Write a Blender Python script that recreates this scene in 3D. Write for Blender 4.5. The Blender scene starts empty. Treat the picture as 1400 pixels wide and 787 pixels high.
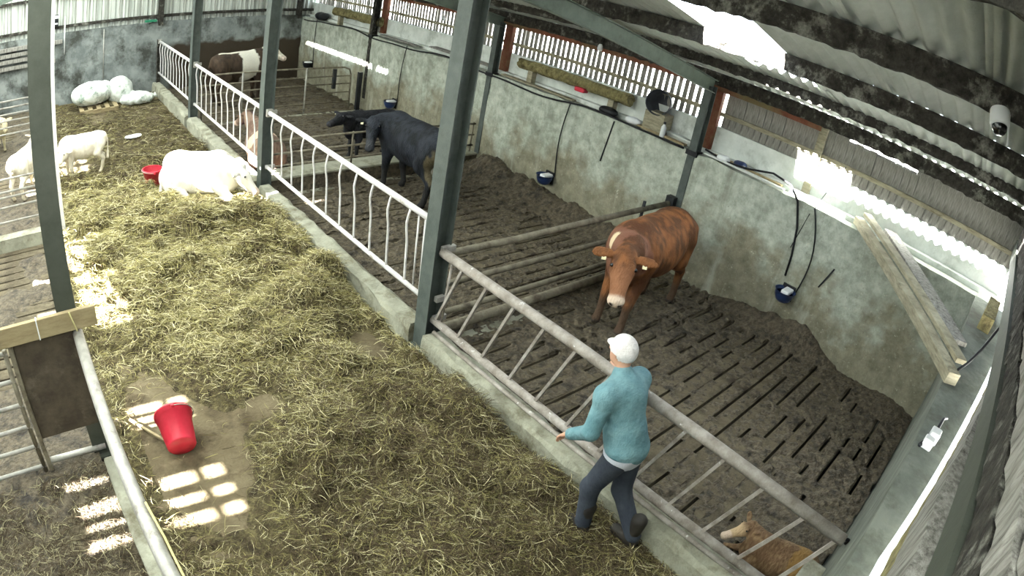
import bpy, bmesh, math, random
import numpy as np
from mathutils import Vector, Matrix

rng = np.random.default_rng(7)
random.seed(7)
SC = bpy.context.scene
COL = SC.collection

# ------------------------------------------------------------------ camera (wide CCTV lens with its barrel bend)
LENS_F, LENS_K = 866.342, -0.0392027            # pixels per radian in a 1400 px wide frame, cubic term
CAM = (-3.682, 0.0, 4.0004)
_yaw, _pit, _rol = [math.radians(v) for v in (47.7615, -28.2766, 11.194)]
_th = np.linspace(1e-3, 1.05, 400)
_r = LENS_F * (_th + LENS_K * _th ** 3) * 36 / 1400
_k = np.linalg.lstsq(np.stack([_r, _r ** 2, _r ** 3, _r ** 4], 1), _th, rcond=None)[0]
_f = np.array([math.sin(_yaw) * math.cos(_pit), math.cos(_yaw) * math.cos(_pit), math.sin(_pit)])
_s = np.array([math.cos(_yaw), -math.sin(_yaw), 0.0]); _u = np.cross(_s, _f)
_s2 = _s * math.cos(_rol) + _u * math.sin(_rol); _u2 = -_s * math.sin(_rol) + _u * math.cos(_rol)
cd = bpy.data.cameras.new('camera')
cd.type = 'PANO'; cd.panorama_type = 'FISHEYE_LENS_POLYNOMIAL'
cd.sensor_fit = 'HORIZONTAL'; cd.sensor_width = 36; cd.sensor_height = 36 * 787 / 1400
cd.fisheye_fov = math.radians(170)
cd.fisheye_polynomial_k0 = 0
cd.fisheye_polynomial_k1, cd.fisheye_polynomial_k2, cd.fisheye_polynomial_k3, cd.fisheye_polynomial_k4 = [-float(v) for v in _k]
cd.clip_start = 0.05
camera = bpy.data.objects.new('camera', cd); COL.objects.link(camera)
camera.matrix_world = Matrix([[_s2[i], _u2[i], -_f[i], CAM[i]] for i in range(3)] + [[0, 0, 0, 1]])
SC.camera = camera

# ------------------------------------------------------------------ sky, sun, exposure
world = bpy.data.worlds.new('world'); SC.world = world; world.use_nodes = True
_n = world.node_tree.nodes; _bg = _n['Background']
_bg.inputs[0].default_value = (0.80, 0.90, 1.0, 1); _bg.inputs[1].default_value = 5.0
SUN_T = 0.55                                     # fall per metre travelled to the +x side
SUN_Y = -0.07
sd = bpy.data.lights.new('sun', 'SUN'); sd.energy = 190; sd.angle = math.radians(0.6); sd.color = (1.0, 0.98, 0.95)
sun = bpy.data.objects.new('sun', sd); COL.objects.link(sun)
sun.rotation_euler = Vector((1, SUN_Y, -SUN_T)).to_track_quat('-Z', 'Y').to_euler()
sun.location = (-20, 0, 15)
SC.view_settings.view_transform = 'Standard'; SC.view_settings.look = 'None'
SC.view_settings.gamma = 1; SC.view_settings.use_curve_mapping = False
SC.view_settings.exposure = 0.5

# ------------------------------------------------------------------ helpers
WL = {}
def tag(o, label=None, cat=None, group=None, kind=None):
    if label: o['label'] = label
    if cat: o['category'] = cat
    if group: o['group'] = group
    if kind: o['kind'] = kind
    return o
def empty(name, loc, label=None, cat=None, group=None, kind=None):
    o = bpy.data.objects.new(name, None); COL.objects.link(o); o.location = loc
    o.empty_display_size = .1
    WL[o.name] = Vector(loc)
    return tag(o, label, cat, group, kind)
def link(name, me, parent=None, loc=(0, 0, 0)):
    """link mesh data already given relative to loc (world); parts are parented without inverse"""
    o = bpy.data.objects.new(name, me); COL.objects.link(o)
    if parent is not None:
        o.parent = parent; o.location = Vector(loc) - WL[parent.name]
    else:
        o.location = loc
    WL[o.name] = Vector(loc)
    return o
def frame(d, up=(0, 0, 1)):
    d = np.asarray(d, float); d = d / np.linalg.norm(d); up = np.asarray(up, float)
    s = np.cross(d, up)
    if np.linalg.norm(s) < 1e-4: s = np.cross(d, (1.0, 0, 0))
    s /= np.linalg.norm(s); return d, s, np.cross(s, d)
class MB:
    def __init__(s): s.v = []; s.f = []; s.n = 0
    def add(s, v, f):
        s.v.append(np.asarray(v, float)); s.f += [tuple(i + s.n for i in q) for q in f]; s.n += len(v); return s
    def box(s, x0, x1, y0, y1, z0, z1):
        v = [(x, y, z) for z in (z0, z1) for y in (y0, y1) for x in (x0, x1)]
        return s.add(v, [(0, 2, 3, 1), (4, 5, 7, 6), (0, 1, 5, 4), (2, 6, 7, 3), (0, 4, 6, 2), (1, 3, 7, 5)])
    def bar(s, p0, p1, w, h, up=(0, 0, 1)):
        p0 = np.asarray(p0, float); p1 = np.asarray(p1, float); d, a, b = frame(p1 - p0, up)
        v = [p + a * i * w / 2 + b * j * h / 2 for p in (p0, p1) for i, j in ((-1, -1), (1, -1), (1, 1), (-1, 1))]
        return s.add(v, [(3, 2, 1, 0), (4, 5, 6, 7)] + [(i, (i + 1) % 4, (i + 1) % 4 + 4, i + 4) for i in range(4)])
    def tube(s, pts, r, n=8, cap=True):
        pts = [np.asarray(p, float) for p in pts]; m = len(pts)
        rr = [r] * m if np.isscalar(r) else r
        v = []; a0 = None
        for i, p in enumerate(pts):
            d = pts[min(i + 1, m - 1)] - pts[max(i - 1, 0)]
            d = d / (np.linalg.norm(d) + 1e-9)
            if a0 is None: _, a, b = frame(d)
            else:
                a = a0 - d * (a0 @ d); a /= np.linalg.norm(a); b = np.cross(a, d)
            a0 = a
            for k in range(n):
                t = 2 * math.pi * k / n; v.append(p + rr[i] * (a * math.cos(t) + b * math.sin(t)))
        f = [(i * n + k, i * n + (k + 1) % n, (i + 1) * n + (k + 1) % n, (i + 1) * n + k) for i in range(m - 1) for k in range(n)]
        if cap: f += [tuple(range(n - 1, -1, -1)), tuple((m - 1) * n + k for k in range(n))]
        return s.add(v, f)
    def lathe(s, prof, c=(0, 0, 0), axis=(0, 0, 1), n=20, up=(1, 0, 0), arc=1.0):
        d, a, b = frame(axis, up); c = np.asarray(c, float); v = []; m = len(prof); kk = n if arc >= 1 else n + 1
        for r, h in prof:
            for k in range(kk):
                t = 2 * math.pi * arc * k / n; v.append(c + d * h + r * (a * math.cos(t) + b * math.sin(t)))
        f = []
        for i in range(m - 1):
            for k in range(n if arc < 1 else n):
                k2 = (k + 1) % kk; f.append((i * kk + k, i * kk + k2, (i + 1) * kk + k2, (i + 1) * kk + k))
        return s.add(v, f)
    def hbeam(s, p0, p1, w, h, t=.012, up=(1, 0, 0)):
        """steel H section; flanges stand along up"""
        p0 = np.asarray(p0, float); p1 = np.asarray(p1, float); d, a, b = frame(p1 - p0, up)
        for e in (-1, 1): s.bar(p0 + b * e * (h / 2 - t / 2), p1 + b * e * (h / 2 - t / 2), w, t, up)
        return s.bar(p0, p1, t, h - 2 * t, up)
    def mesh(s, name, mat, loc=(0, 0, 0), smooth=False):
        v = np.concatenate(s.v) - np.asarray(loc, float)
        me = bpy.data.meshes.new(name); me.from_pydata(v.tolist(), [], s.f)
        if mat: me.materials.append(mat)
        if smooth: me.polygons.foreach_set('use_smooth', [True] * len(me.polygons))
        me.update(); return me
    def build(s, name, mat, parent=None, smooth=False, bevel=0, loc=None):
        if loc is None:
            if parent is not None: loc = WL[parent.name]
            else:
                v = np.concatenate(s.v); lo, hi = v.min(0), v.max(0)
                loc = ((lo[0] + hi[0]) / 2, (lo[1] + hi[1]) / 2, lo[2])
        o = link(name, s.mesh(name, mat, loc, smooth), parent, loc)
        if bevel:
            m = o.modifiers.new('bevel', 'BEVEL'); m.width = bevel; m.segments = 2; m.limit_method = 'ANGLE'
        return o
def smooth_angle(o, deg=40):
    me = o.data
    me.polygons.foreach_set('use_smooth', [True] * len(me.polygons))
    bm = bmesh.new(); bm.from_mesh(me)
    for e in bm.edges:
        if len(e.link_faces) == 2 and e.calc_face_angle(0) > math.radians(deg): e.smooth = False
    bm.to_mesh(me); bm.free(); return o

def vnoise(x, y, sc, seed=0):
    """smooth 2-D value noise in 0..1 for arrays"""
    x = np.asarray(x, float) / sc; y = np.asarray(y, float) / sc
    xi = np.floor(x).astype(int); yi = np.floor(y).astype(int); fx = x - xi; fy = y - yi
    fx = fx * fx * (3 - 2 * fx); fy = fy * fy * (3 - 2 * fy)
    def h(a, b):
        n = (a * 374761393 + b * 668265263 + seed * 1442695041) & 0x7fffffff
        n = ((n ^ (n >> 13)) * 1274126177) & 0x7fffffff
        return ((n ^ (n >> 16)) & 0xffff) / 65535.0
    return (h(xi, yi) * (1 - fx) + h(xi + 1, yi) * fx) * (1 - fy) + (h(xi, yi + 1) * (1 - fx) + h(xi + 1, yi + 1) * fx) * fy

def vnoise3(V, sc, seed=0):
    q = np.asarray(V, float) / sc; i = np.floor(q).astype(int); f = q - i; f = f * f * (3 - 2 * f)
    def h(a, b, c):
        n = (a * 374761393 + b * 668265263 + c * 2147483647 + seed * 1442695041) & 0x7fffffff
        n = ((n ^ (n >> 13)) * 1274126177) & 0x7fffffff
        return ((n ^ (n >> 16)) & 0xffff) / 65535.0
    o = 0
    for a in (0, 1):
        for b in (0, 1):
            for c in (0, 1):
                w = (f[:, 0] if a else 1 - f[:, 0]) * (f[:, 1] if b else 1 - f[:, 1]) * (f[:, 2] if c else 1 - f[:, 2])
                o = o + w * h(i[:, 0] + a, i[:, 1] + b, i[:, 2] + c)
    return o

# --- implicit bodies: smooth union of round cones and ellipsoids, meshed with surface nets
def sdf_arrays(prims, res=.025, k=.06):
    lo = np.full(3, 1e9); hi = -lo.copy()
    bb = []
    for p in prims:
        if p[0] == 'c':
            a, b, ra, rb = np.asarray(p[1], float), np.asarray(p[2], float), p[3], p[4]
            l = np.minimum(a - ra, b - rb); h = np.maximum(a + ra, b + rb)
        else:
            c = np.asarray(p[1], float); m = max(p[2]); l = c - m; h = c + m
        bb.append((l, h)); lo = np.minimum(lo, l); hi = np.maximum(hi, h)
    lo -= 3 * res; hi += 3 * res
    n = np.ceil((hi - lo) / res).astype(int) + 1
    ax = [lo[i] + res * np.arange(n[i]) for i in range(3)]
    D = np.full(n, 1.0, np.float32)
    for p, (l, h) in zip(prims, bb):
        kk = p[-1] if isinstance(p[-1], str) is False and len(p) > (5 if p[0] == 'c' else 4) else k
        i0 = np.maximum(((l - 2 * kk - lo) / res).astype(int), 0); i1 = np.minimum(((h + 2 * kk - lo) / res).astype(int) + 2, n)
        sl = tuple(slice(a, b) for a, b in zip(i0, i1))
        X, Y, Z = np.meshgrid(*[ax[i][sl[i]] for i in range(3)], indexing='ij')
        P = np.stack([X, Y, Z], -1)
        if p[0] == 'c':
            a, b, ra, rb = np.asarray(p[1], float), np.asarray(p[2], float), p[3], p[4]
            ab = b - a; t = np.clip(((P - a) @ ab) / (ab @ ab + 1e-9), 0, 1)
            d = np.linalg.norm(P - a - t[..., None] * ab, axis=-1) - (ra + (rb - ra) * t)
        else:
            c = np.asarray(p[1], float); r = np.asarray(p[2], float); q = P - c
            if p[3] is not None: q = q @ np.asarray(p[3], float)      # columns = local axes
            kq = np.linalg.norm(q / r, axis=-1); g = np.linalg.norm(q / (r * r), axis=-1)
            d = kq * (kq - 1) / np.maximum(g, 1e-6)
        cur = D[sl]; hh = np.maximum(kk - np.abs(cur - d), 0) / kk
        D[sl] = np.minimum(cur, d) - hh * hh * kk / 4
    S = D < 0
    c8 = [S[i:n[0] - 1 + i, j:n[1] - 1 + j, q:n[2] - 1 + q] for i in (0, 1) for j in (0, 1) for q in (0, 1)]
    tot = sum(c.astype(np.int8) for c in c8)
    act = np.argwhere((tot > 0) & (tot < 8))
    idx = np.full(n - 1, -1, int); idx[tuple(act.T)] = np.arange(len(act))
    acc = np.zeros((len(act), 3)); cnt = np.zeros(len(act))
    corners = [(i, j, q) for i in (0, 1) for j in (0, 1) for q in (0, 1)]
    for a in corners:
        for axx in range(3):
            if a[axx]: continue
            b = list(a); b[axx] = 1
            da = D[tuple((act + a).T)]; db = D[tuple((act + b).T)]
            m = (da < 0) != (db < 0); t = da / (da - db + 1e-12)
            pos = act + np.array(a) + 0.0; pos[:, axx] += t
            acc[m] += pos[m]; cnt[m] += 1
    V = lo + res * acc / cnt[:, None]
    Q = []
    for axx in range(3):
        o1, o2 = [(1, 2), (2, 0), (0, 1)][axx]
        sl0 = [slice(1, n[i] - 1) for i in range(3)]; sl1 = list(sl0)
        sl0[axx] = slice(0, n[axx] - 1); sl1[axx] = slice(1, n[axx])
        A = S[tuple(sl0)]; B = S[tuple(sl1)]
        e = np.argwhere(A != B); off = np.array([1, 1, 1]); off[axx] = 0; e = e + off
        fl = S[tuple(e.T)]
        u = np.zeros(3, int); u[o1] = 1; w = np.zeros(3, int); w[o2] = 1
        q = np.stack([idx[tuple((e - u - w).T)], idx[tuple((e - w).T)], idx[tuple(e.T)], idx[tuple((e - u).T)]], 1)
        q[~fl] = q[~fl][:, ::-1]; Q.append(q)
    return V, np.concatenate(Q)
def np_mesh(name, V, Q, mat, col=None, smooth=True):
    me = bpy.data.meshes.new(name); nv, nf = len(V), len(Q); m = Q.shape[1]
    me.vertices.add(nv); me.vertices.foreach_set('co', np.asarray(V, np.float32).ravel())
    me.loops.add(nf * m); me.loops.foreach_set('vertex_index', Q.astype(np.int32).ravel())
    me.polygons.add(nf); me.polygons.foreach_set('loop_start', np.arange(nf, dtype=np.int32) * m)
    if smooth: me.polygons.foreach_set('use_smooth', np.ones(nf, bool))
    if col is not None:
        at = me.color_attributes.new('tint', 'FLOAT_COLOR', 'POINT')
        at.data.foreach_set('color', np.concatenate([col, np.ones((nv, 1))], 1).astype(np.float32).ravel())
    if mat: me.materials.append(mat)
    me.update(calc_edges=True); me.validate(); return me

# ------------------------------------------------------------------ materials
def srgb(r, g, b):
    return tuple((c / 255 / 12.92 if c / 255 <= .04045 else ((c / 255 + .055) / 1.055) ** 2.4) for c in (r, g, b)) + (1,)
def M(name, c1, c2=None, scale=4.0, rough=.85, bump=0.0, bscale=30.0, metal=0.0, c3=None, s3=1.2, cut=(.5, .68), det=6, tint=False, spec=.3, stretch=None):
    m = bpy.data.materials.new(name); m.use_nodes = True; nt = m.node_tree; N = nt.nodes; L = nt.links
    b = N['Principled BSDF']; b.inputs['Roughness'].default_value = rough; b.inputs['Metallic'].default_value = metal
    b.inputs['Specular IOR Level'].default_value = spec
    tc = N.new('ShaderNodeTexCoord'); src = tc.outputs['Object']
    if stretch:
        mp = N.new('ShaderNodeMapping'); mp.inputs['Scale'].default_value = stretch; L.new(src, mp.inputs[0]); src = mp.outputs[0]
    out = None
    if c2:
        no = N.new('ShaderNodeTexNoise'); no.inputs['Scale'].default_value = scale; no.inputs['Detail'].default_value = det; no.inputs['Roughness'].default_value = .65
        L.new(src, no.inputs[0]); rp = N.new('ShaderNodeValToRGB'); L.new(no.outputs[0], rp.inputs[0])
        rp.color_ramp.elements[0].position = .35; rp.color_ramp.elements[1].position = .65
        rp.color_ramp.elements[0].color = c1; rp.color_ramp.elements[1].color = c2; out = rp.outputs[0]
    if c3:
        no = N.new('ShaderNodeTexNoise'); no.inputs['Scale'].default_value = s3; no.inputs['Detail'].default_value = 8; no.inputs['Roughness'].default_value = .7
        L.new(src, no.inputs[0]); mr = N.new('ShaderNodeMapRange'); mr.inputs[1].default_value = cut[0]; mr.inputs[2].default_value = cut[1]; L.new(no.outputs[0], mr.inputs[0])
        mx = N.new('ShaderNodeMix'); mx.data_type = 'RGBA'; L.new(mr.outputs[0], mx.inputs[0])
        if out: L.new(out, mx.inputs[6])
        else: mx.inputs[6].default_value = c1
        mx.inputs[7].default_value = c3; out = mx.outputs[2]
    if tint:
        at = N.new('ShaderNodeAttribute'); at.attribute_name = 'tint'
        if out:
            mx = N.new('ShaderNodeMix'); mx.data_type = 'RGBA'; mx.blend_type = 'MULTIPLY'; mx.inputs[0].default_value = 1
            L.new(out, mx.inputs[6]); L.new(at.outputs['Color'], mx.inputs[7]); out = mx.outputs[2]
        else: out = at.outputs['Color']
    if out: L.new(out, b.inputs['Base Color'])
    else: b.inputs['Base Color'].default_value = c1
    if bump:
        nb = N.new('ShaderNodeTexNoise'); nb.inputs['Scale'].default_value = bscale; nb.inputs['Detail'].default_value = 6; L.new(src, nb.inputs[0])
        bp = N.new('ShaderNodeBump'); bp.inputs['Strength'].default_value = 1; bp.inputs['Distance'].default_value = bump; L.new(nb.outputs[0], bp.inputs['Height']); L.new(bp.outputs[0], b.inputs['Normal'])
    return m
G = srgb
m_steel = M('painted_steel', G(68, 75, 72), G(86, 93, 90), 6, .6, .002, 60, c3=G(54, 60, 55), s3=3, cut=(.55, .75))
m_olive = M('olive_steel', G(64, 68, 60), G(76, 80, 72), 6, .7, .002, 60, c3=G(60, 66, 54), s3=3, cut=(.55, .75))
m_green = M('green_rafter_steel', G(86, 98, 88), G(106, 118, 108), 5, .6, .002, 50, c3=G(80, 88, 76), s3=3, cut=(.55, .7))
m_galv = M('galvanised', G(150, 148, 142), G(182, 180, 174), 9, .45, .002, 80, metal=.3, c3=G(110, 102, 92), s3=5, cut=(.55, .7))
m_white = M('white_rail_paint', G(208, 204, 202), G(224, 222, 222), 9, .55, .002, 60, c3=G(150, 138, 122), s3=7, cut=(.58, .75))
m_rail = M('droppings_grey_pipe', G(126, 118, 110), G(168, 162, 156), 8, .55, .003, 70, c3=G(218, 216, 214), s3=13, cut=(.63, .68))
m_gate = M('dirty_gate_pipe', G(104, 98, 84), G(130, 124, 108), 8, .7, .003, 70, c3=G(70, 60, 48), s3=5, cut=(.5, .7))
m_kerb = M('kerb_concrete', G(134, 134, 120), G(160, 160, 144), 5, .95, .012, 26, c3=G(96, 90, 70), s3=3, cut=(.5, .7))
m_slat = M('slat_concrete', G(84, 76, 60), G(106, 98, 80), 5, .9, .012, 30, c3=G(52, 44, 34), s3=3, cut=(.45, .65))
m_mud = M('dung', G(58, 51, 40), G(104, 94, 76), 16, .7, .035, 30, c3=G(36, 30, 23), s3=6, cut=(.5, .65), det=10, spec=.45)
m_pit = M('pit', G(20, 18, 15), rough=1)
m_pass = M('passage_dirt', G(90, 80, 60), G(112, 102, 80), 2.5, .95, .012, 30, c3=G(66, 56, 40), s3=2.2, cut=(.48, .62))
m_hayb = M('hay_base', G(76, 68, 46), G(112, 104, 72), 22, .95, .03, 60, c3=G(54, 46, 32), s3=9, cut=(.45, .62))  # darker than the strands so gaps between them read as shade
m_hay = M('hay_strands', (1, 1, 1, 1), rough=.8, tint=True, spec=.2)
m_backw = M('back_wall_render', G(104, 110, 110), G(142, 148, 146), 2.2, .95, .012, 14, c3=G(64, 66, 62), s3=1.4, cut=(.46, .62))
m_sheetw = M('pale_cladding', G(150, 156, 150), G(232, 236, 230), 3, .6, c3=G(110, 112, 104), s3=2, cut=(.5, .62), stretch=(5, 5, .12))  # vertical colour streaks imitate the shading of the corrugations
m_roof = M('fibre_cement_roof', G(166, 172, 164), G(184, 190, 182), 2, .9, .004, 50, c3=G(160, 164, 154), s3=2.5, cut=(.55, .7))
m_purl = M('cobwebbed_purlin', G(36, 34, 31), G(70, 68, 62), 12, 1, .05, 20, c3=G(136, 136, 128), s3=6, cut=(.54, .72), det=10)
m_rust = M('red_oxide_beam', G(112, 64, 48), G(134, 82, 64), 4, .8, .004, 40, c3=G(120, 110, 78), s3=.5, cut=(.46, .6))
m_board = M('weathered_board', G(118, 116, 110), G(156, 154, 148), 5, .95, .006, 30, stretch=(6, 6, 1), c3=G(66, 62, 58), s3=3, cut=(.5, .7))
m_upst = M('whitened_block', G(196, 202, 196), G(222, 226, 222), 3, .9, .006, 30, c3=G(150, 156, 148), s3=1.6, cut=(.52, .7))  # near-white colour carries the blown-out sunlight on the ledge
m_timber = M('grey_timber', G(126, 120, 100), G(166, 160, 138), 5, .9, .006, 40, stretch=(1, 1, 5), c3=G(84, 78, 62), s3=3, cut=(.55, .7))
m_plank = M('sawn_plank', G(138, 124, 94), G(160, 146, 114), 5, .85, .004, 40, stretch=(1, 4, 4))
m_bark = M('rough_log', G(108, 100, 66), G(150, 142, 100), 14, 1, .04, 22, c3=G(70, 62, 40), s3=6)
m_black = M('black_plastic', G(26, 27, 30), G(38, 40, 44), 8, .5)
m_cable = M('black_pipe', G(24, 25, 28), rough=.6)
m_blue = M('blue_drinker', G(28, 44, 82), G(40, 58, 98), 8, .35, spec=.5)
m_whitep = M('white_plastic', G(226, 228, 230), rough=.4)
m_red = M('red_bucket_plastic', G(196, 36, 58), G(214, 52, 72), 5, .4, c3=G(120, 40, 48), s3=4, cut=(.6, .8), spec=.5)
m_redin = M('red_bucket_inside', G(150, 30, 46), G(180, 42, 58), 5, .6, c3=G(110, 70, 60), s3=5, cut=(.5, .7))
m_sack = M('woven_sack', G(198, 204, 198), G(222, 226, 222), 6, .8, .012, 18, c3=G(120, 134, 124), s3=4, cut=(.52, .66))
m_panel = M('rusted_panel', G(62, 54, 46), G(88, 80, 68), 4, .9, .006, 30, c3=G(110, 104, 92), s3=2.5, cut=(.55, .7))
m_yard = M('yard_concrete', G(190, 190, 184), G(206, 206, 200), .5, .95)
m_rope = M('yellow_rope', G(190, 182, 130), rough=.9)
m_dark = M('dark_glass', G(14, 14, 18), rough=.15, spec=.8)
def rooflight():
    m = bpy.data.materials.new('translucent_rooflight'); m.use_nodes = True; nt = m.node_tree; N = nt.nodes; N.clear()
    o = N.new('ShaderNodeOutputMaterial'); t = N.new('ShaderNodeBsdfTranslucent'); d = N.new('ShaderNodeBsdfDiffuse'); x = N.new('ShaderNodeMixShader')
    t.inputs[0].default_value = (.22, .235, .22, 1); d.inputs[0].default_value = (.5, .52, .5, 1); x.inputs[0].default_value = .25
    nt.links.new(t.outputs[0], x.inputs[1]); nt.links.new(d.outputs[0], x.inputs[2]); nt.links.new(x.outputs[0], o.inputs[0]); return m
m_rlight = rooflight()
def wall_material():
    m = M('rendered_wall', G(148, 154, 142), G(190, 196, 184), 6.5, .92, .010, 20, c3=G(120, 124, 110), s3=2.0, cut=(.5, .72), det=12)
    nt = m.node_tree; N = nt.nodes; L = nt.links; b = N['Principled BSDF']; cur = b.inputs['Base Color'].links[0].from_socket
    geo = N.new('ShaderNodeNewGeometry'); pos = geo.outputs['Position']; sep = N.new('ShaderNodeSeparateXYZ'); L.new(pos, sep.inputs[0])
    def noise(s, r=.62, d=9, st=None):
        no = N.new('ShaderNodeTexNoise'); no.inputs['Scale'].default_value = s; no.inputs['Detail'].default_value = d; no.inputs['Roughness'].default_value = r
        if st:
            mp = N.new('ShaderNodeMapping'); mp.inputs['Scale'].default_value = st; L.new(pos, mp.inputs[0]); L.new(mp.outputs[0], no.inputs[0])
        else: L.new(pos, no.inputs[0])
        return no.outputs[0]
    def math_(op, a, bb):
        n = N.new('ShaderNodeMath'); n.operation = op
        for i, q in enumerate((a, bb)):
            if isinstance(q, (int, float)): n.inputs[i].default_value = q
            else: L.new(q, n.inputs[i])
        return n.outputs[0]
    def mrange(v, lo, hi):
        mr = N.new('ShaderNodeMapRange'); mr.inputs[1].default_value = lo; mr.inputs[2].default_value = hi; L.new(v, mr.inputs[0]); return mr.outputs[0]
    def mix(f, a, bcol):
        mx = N.new('ShaderNodeMix'); mx.data_type = 'RGBA'; L.new(f, mx.inputs[0]); L.new(a, mx.inputs[6])
        if isinstance(bcol, tuple): mx.inputs[7].default_value = bcol
        else: L.new(bcol, mx.inputs[7])
        return mx.outputs[2]
    # brown rub and splash marks left by the cattle, ragged at back height
    f = math_('MULTIPLY', mrange(math_('ADD', noise(1.1), math_('MULTIPLY', sep.outputs[2], -.36)), .06, .24), .82)
    rp = N.new('ShaderNodeValToRGB'); L.new(noise(5, .7), rp.inputs[0]); rp.color_ramp.elements[0].position = .36; rp.color_ramp.elements[1].position = .64
    rp.color_ramp.elements[0].color = G(98, 90, 70); rp.color_ramp.elements[1].color = G(140, 134, 112)
    c = mix(f, cur, rp.outputs[0])
    # runs of lime and damp down the face
    c = mix(math_('MULTIPLY', mrange(noise(3.0, .6, 6, (1, 1, .12)), .58, .72), .45), c, G(206, 208, 196))
    c = mix(math_('MULTIPLY', mrange(noise(2.2, .6, 6, (1, 1.3, .1)), .60, .74), .5), c, G(104, 104, 88))
    # speckle of flaking render
    c = mix(math_('MULTIPLY', mrange(noise(16, .78), .585, .66), .7), c, G(200, 198, 180))
    c = mix(math_('MULTIPLY', mrange(noise(21, .78), .60, .68), .6), c, G(86, 82, 66))
    L.new(c, b.inputs['Base Color']); return m
m_wall = wall_material()
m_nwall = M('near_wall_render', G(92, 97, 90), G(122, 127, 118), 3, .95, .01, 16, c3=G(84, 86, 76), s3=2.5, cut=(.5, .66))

def dirty_back(m):
    nt = m.node_tree; N = nt.nodes; L = nt.links; b = N['Principled BSDF']; cur = b.inputs['Base Color'].links[0].from_socket
    g = N.new('ShaderNodeNewGeometry'); s = N.new('ShaderNodeSeparateXYZ'); L.new(g.outputs['Position'], s.inputs[0])
    no = N.new('ShaderNodeTexNoise'); no.inputs['Scale'].default_value = 2.5; L.new(g.outputs['Position'], no.inputs[0])
    a = N.new('ShaderNodeMath'); a.operation = 'MULTIPLY_ADD'; L.new(no.outputs[0], a.inputs[0]); a.inputs[1].default_value = -.5; L.new(s.outputs[2], a.inputs[2])
    r = N.new('ShaderNodeMapRange'); r.inputs[1].default_value = 1.12; r.inputs[2].default_value = 1.0; L.new(a.outputs[0], r.inputs[0])
    x = N.new('ShaderNodeMapRange'); x.inputs[1].default_value = .2; x.inputs[2].default_value = .5; L.new(s.outputs[0], x.inputs[0])
    f = N.new('ShaderNodeMath'); f.operation = 'MULTIPLY'; L.new(r.outputs[0], f.inputs[0]); L.new(x.outputs[0], f.inputs[1])
    mx = N.new('ShaderNodeMix'); mx.data_type = 'RGBA'; L.new(f.outputs[0], mx.inputs[0]); L.new(cur, mx.inputs[6]); mx.inputs[7].default_value = G(62, 54, 44)
    L.new(mx.outputs[2], b.inputs['Base Color'])
dirty_back(m_backw)
def struct(mb, name, mat, parent=None, **kw):
    o = mb.build(name, mat, parent, **kw)
    if parent is None: o['kind'] = 'structure'
    return o
YA, YB, YC, YD, YEND = 4.45, 9.13, 13.75, 17.9, 18.0
WX = 4.55                                        # inner face of the long wall
XL = -7.6                                        # far side wall, out of frame
RIDGE = -1.8
def roof_z(x): return 4.28 - .219 * x if x >= RIDGE else 4.674 + .229 * (x - RIDGE)

# ------------------------------------------------------------------ ground outside, floors
struct(MB().box(-60, -7.9, -60, 80, -.3, -.1).box(5.3, 60, -60, 80, -.3, -.1).box(-7.9, 5.3, -60, -.4, -.3, -.1).box(-7.9, 5.3, 18.4, 80, -.3, -.1), 'ground_yard', m_yard)
struct(MB().box(-3.6, -.16, -.9, 18.1, -.3, -.005), 'floor', m_pass)
struct(MB().box(-.16, 4.6, -.9, 18.2, -.75, -.6).box(-7.7, -3.6, -.9, 18.2, -.75, -.6), 'floor_pit', m_pit)
# slatted pen floor: every slat its own piece
fr = empty('floor_pens', (2.3, 9, 0), kind='structure')
_sl = MB().box(-2.2, 2.2, -.083, .083, -.16, 0).mesh('slat', m_slat)
y = -.1; i = 0
while y < 17.9:
    o = link('slat', _sl, fr, (2.32, y, 0)); y += .2; i += 1
# solid sills that carry the slats, under the pen dividers
for yy in (YA, YB, YC): struct(MB().box(.1, 4.56, yy - .12, yy + .02, -.3, .004), 'sill_beam', m_kerb, fr)
fl = empty('floor_side_pens', (-5.6, 6, 0), kind='structure')
_sl2 = MB().box(-1.9, 1.9, -.083, .083, -.16, 0).mesh('slat', m_slat)
y = 1.2
while y < 17.9:
    link('slat', _sl2, fl, (-5.6, y, 0)); y += .2

# ------------------------------------------------------------------ kerb under the feed barrier
for (a, b) in ((-.2, YA - .12), (YA + .12, YB - .12), (YB + .12, YC - .12), (YC + .12, YEND)):
    n = max(6, int((b - a) / .18)); mb = MB(); vs = []; fs = []
    prof = [(-.17, -.3), (-.165, .0), (-.16, .2), (-.135, .255), (.04, .262), (.085, .24), (.1, 0), (.1, -.3)]
    for k in range(n + 1):
        yy = a + (b - a) * k / n
        for q, (px, pz) in enumerate(prof):
            j = 0 if q in (0, 7) else .012
            vs.append((px + rng.normal() * j, yy, pz + rng.normal() * j * .7))
    m = len(prof)
    for k in range(n):
        for q in range(m - 1): fs.append((k * m + q, k * m + q + 1, (k + 1) * m + q + 1, (k + 1) * m + q))
    fs += [tuple(range(m)), tuple(n * m + q for q in reversed(range(m)))]
    mb.add(vs, fs); struct(mb, 'kerb', m_kerb)

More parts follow.
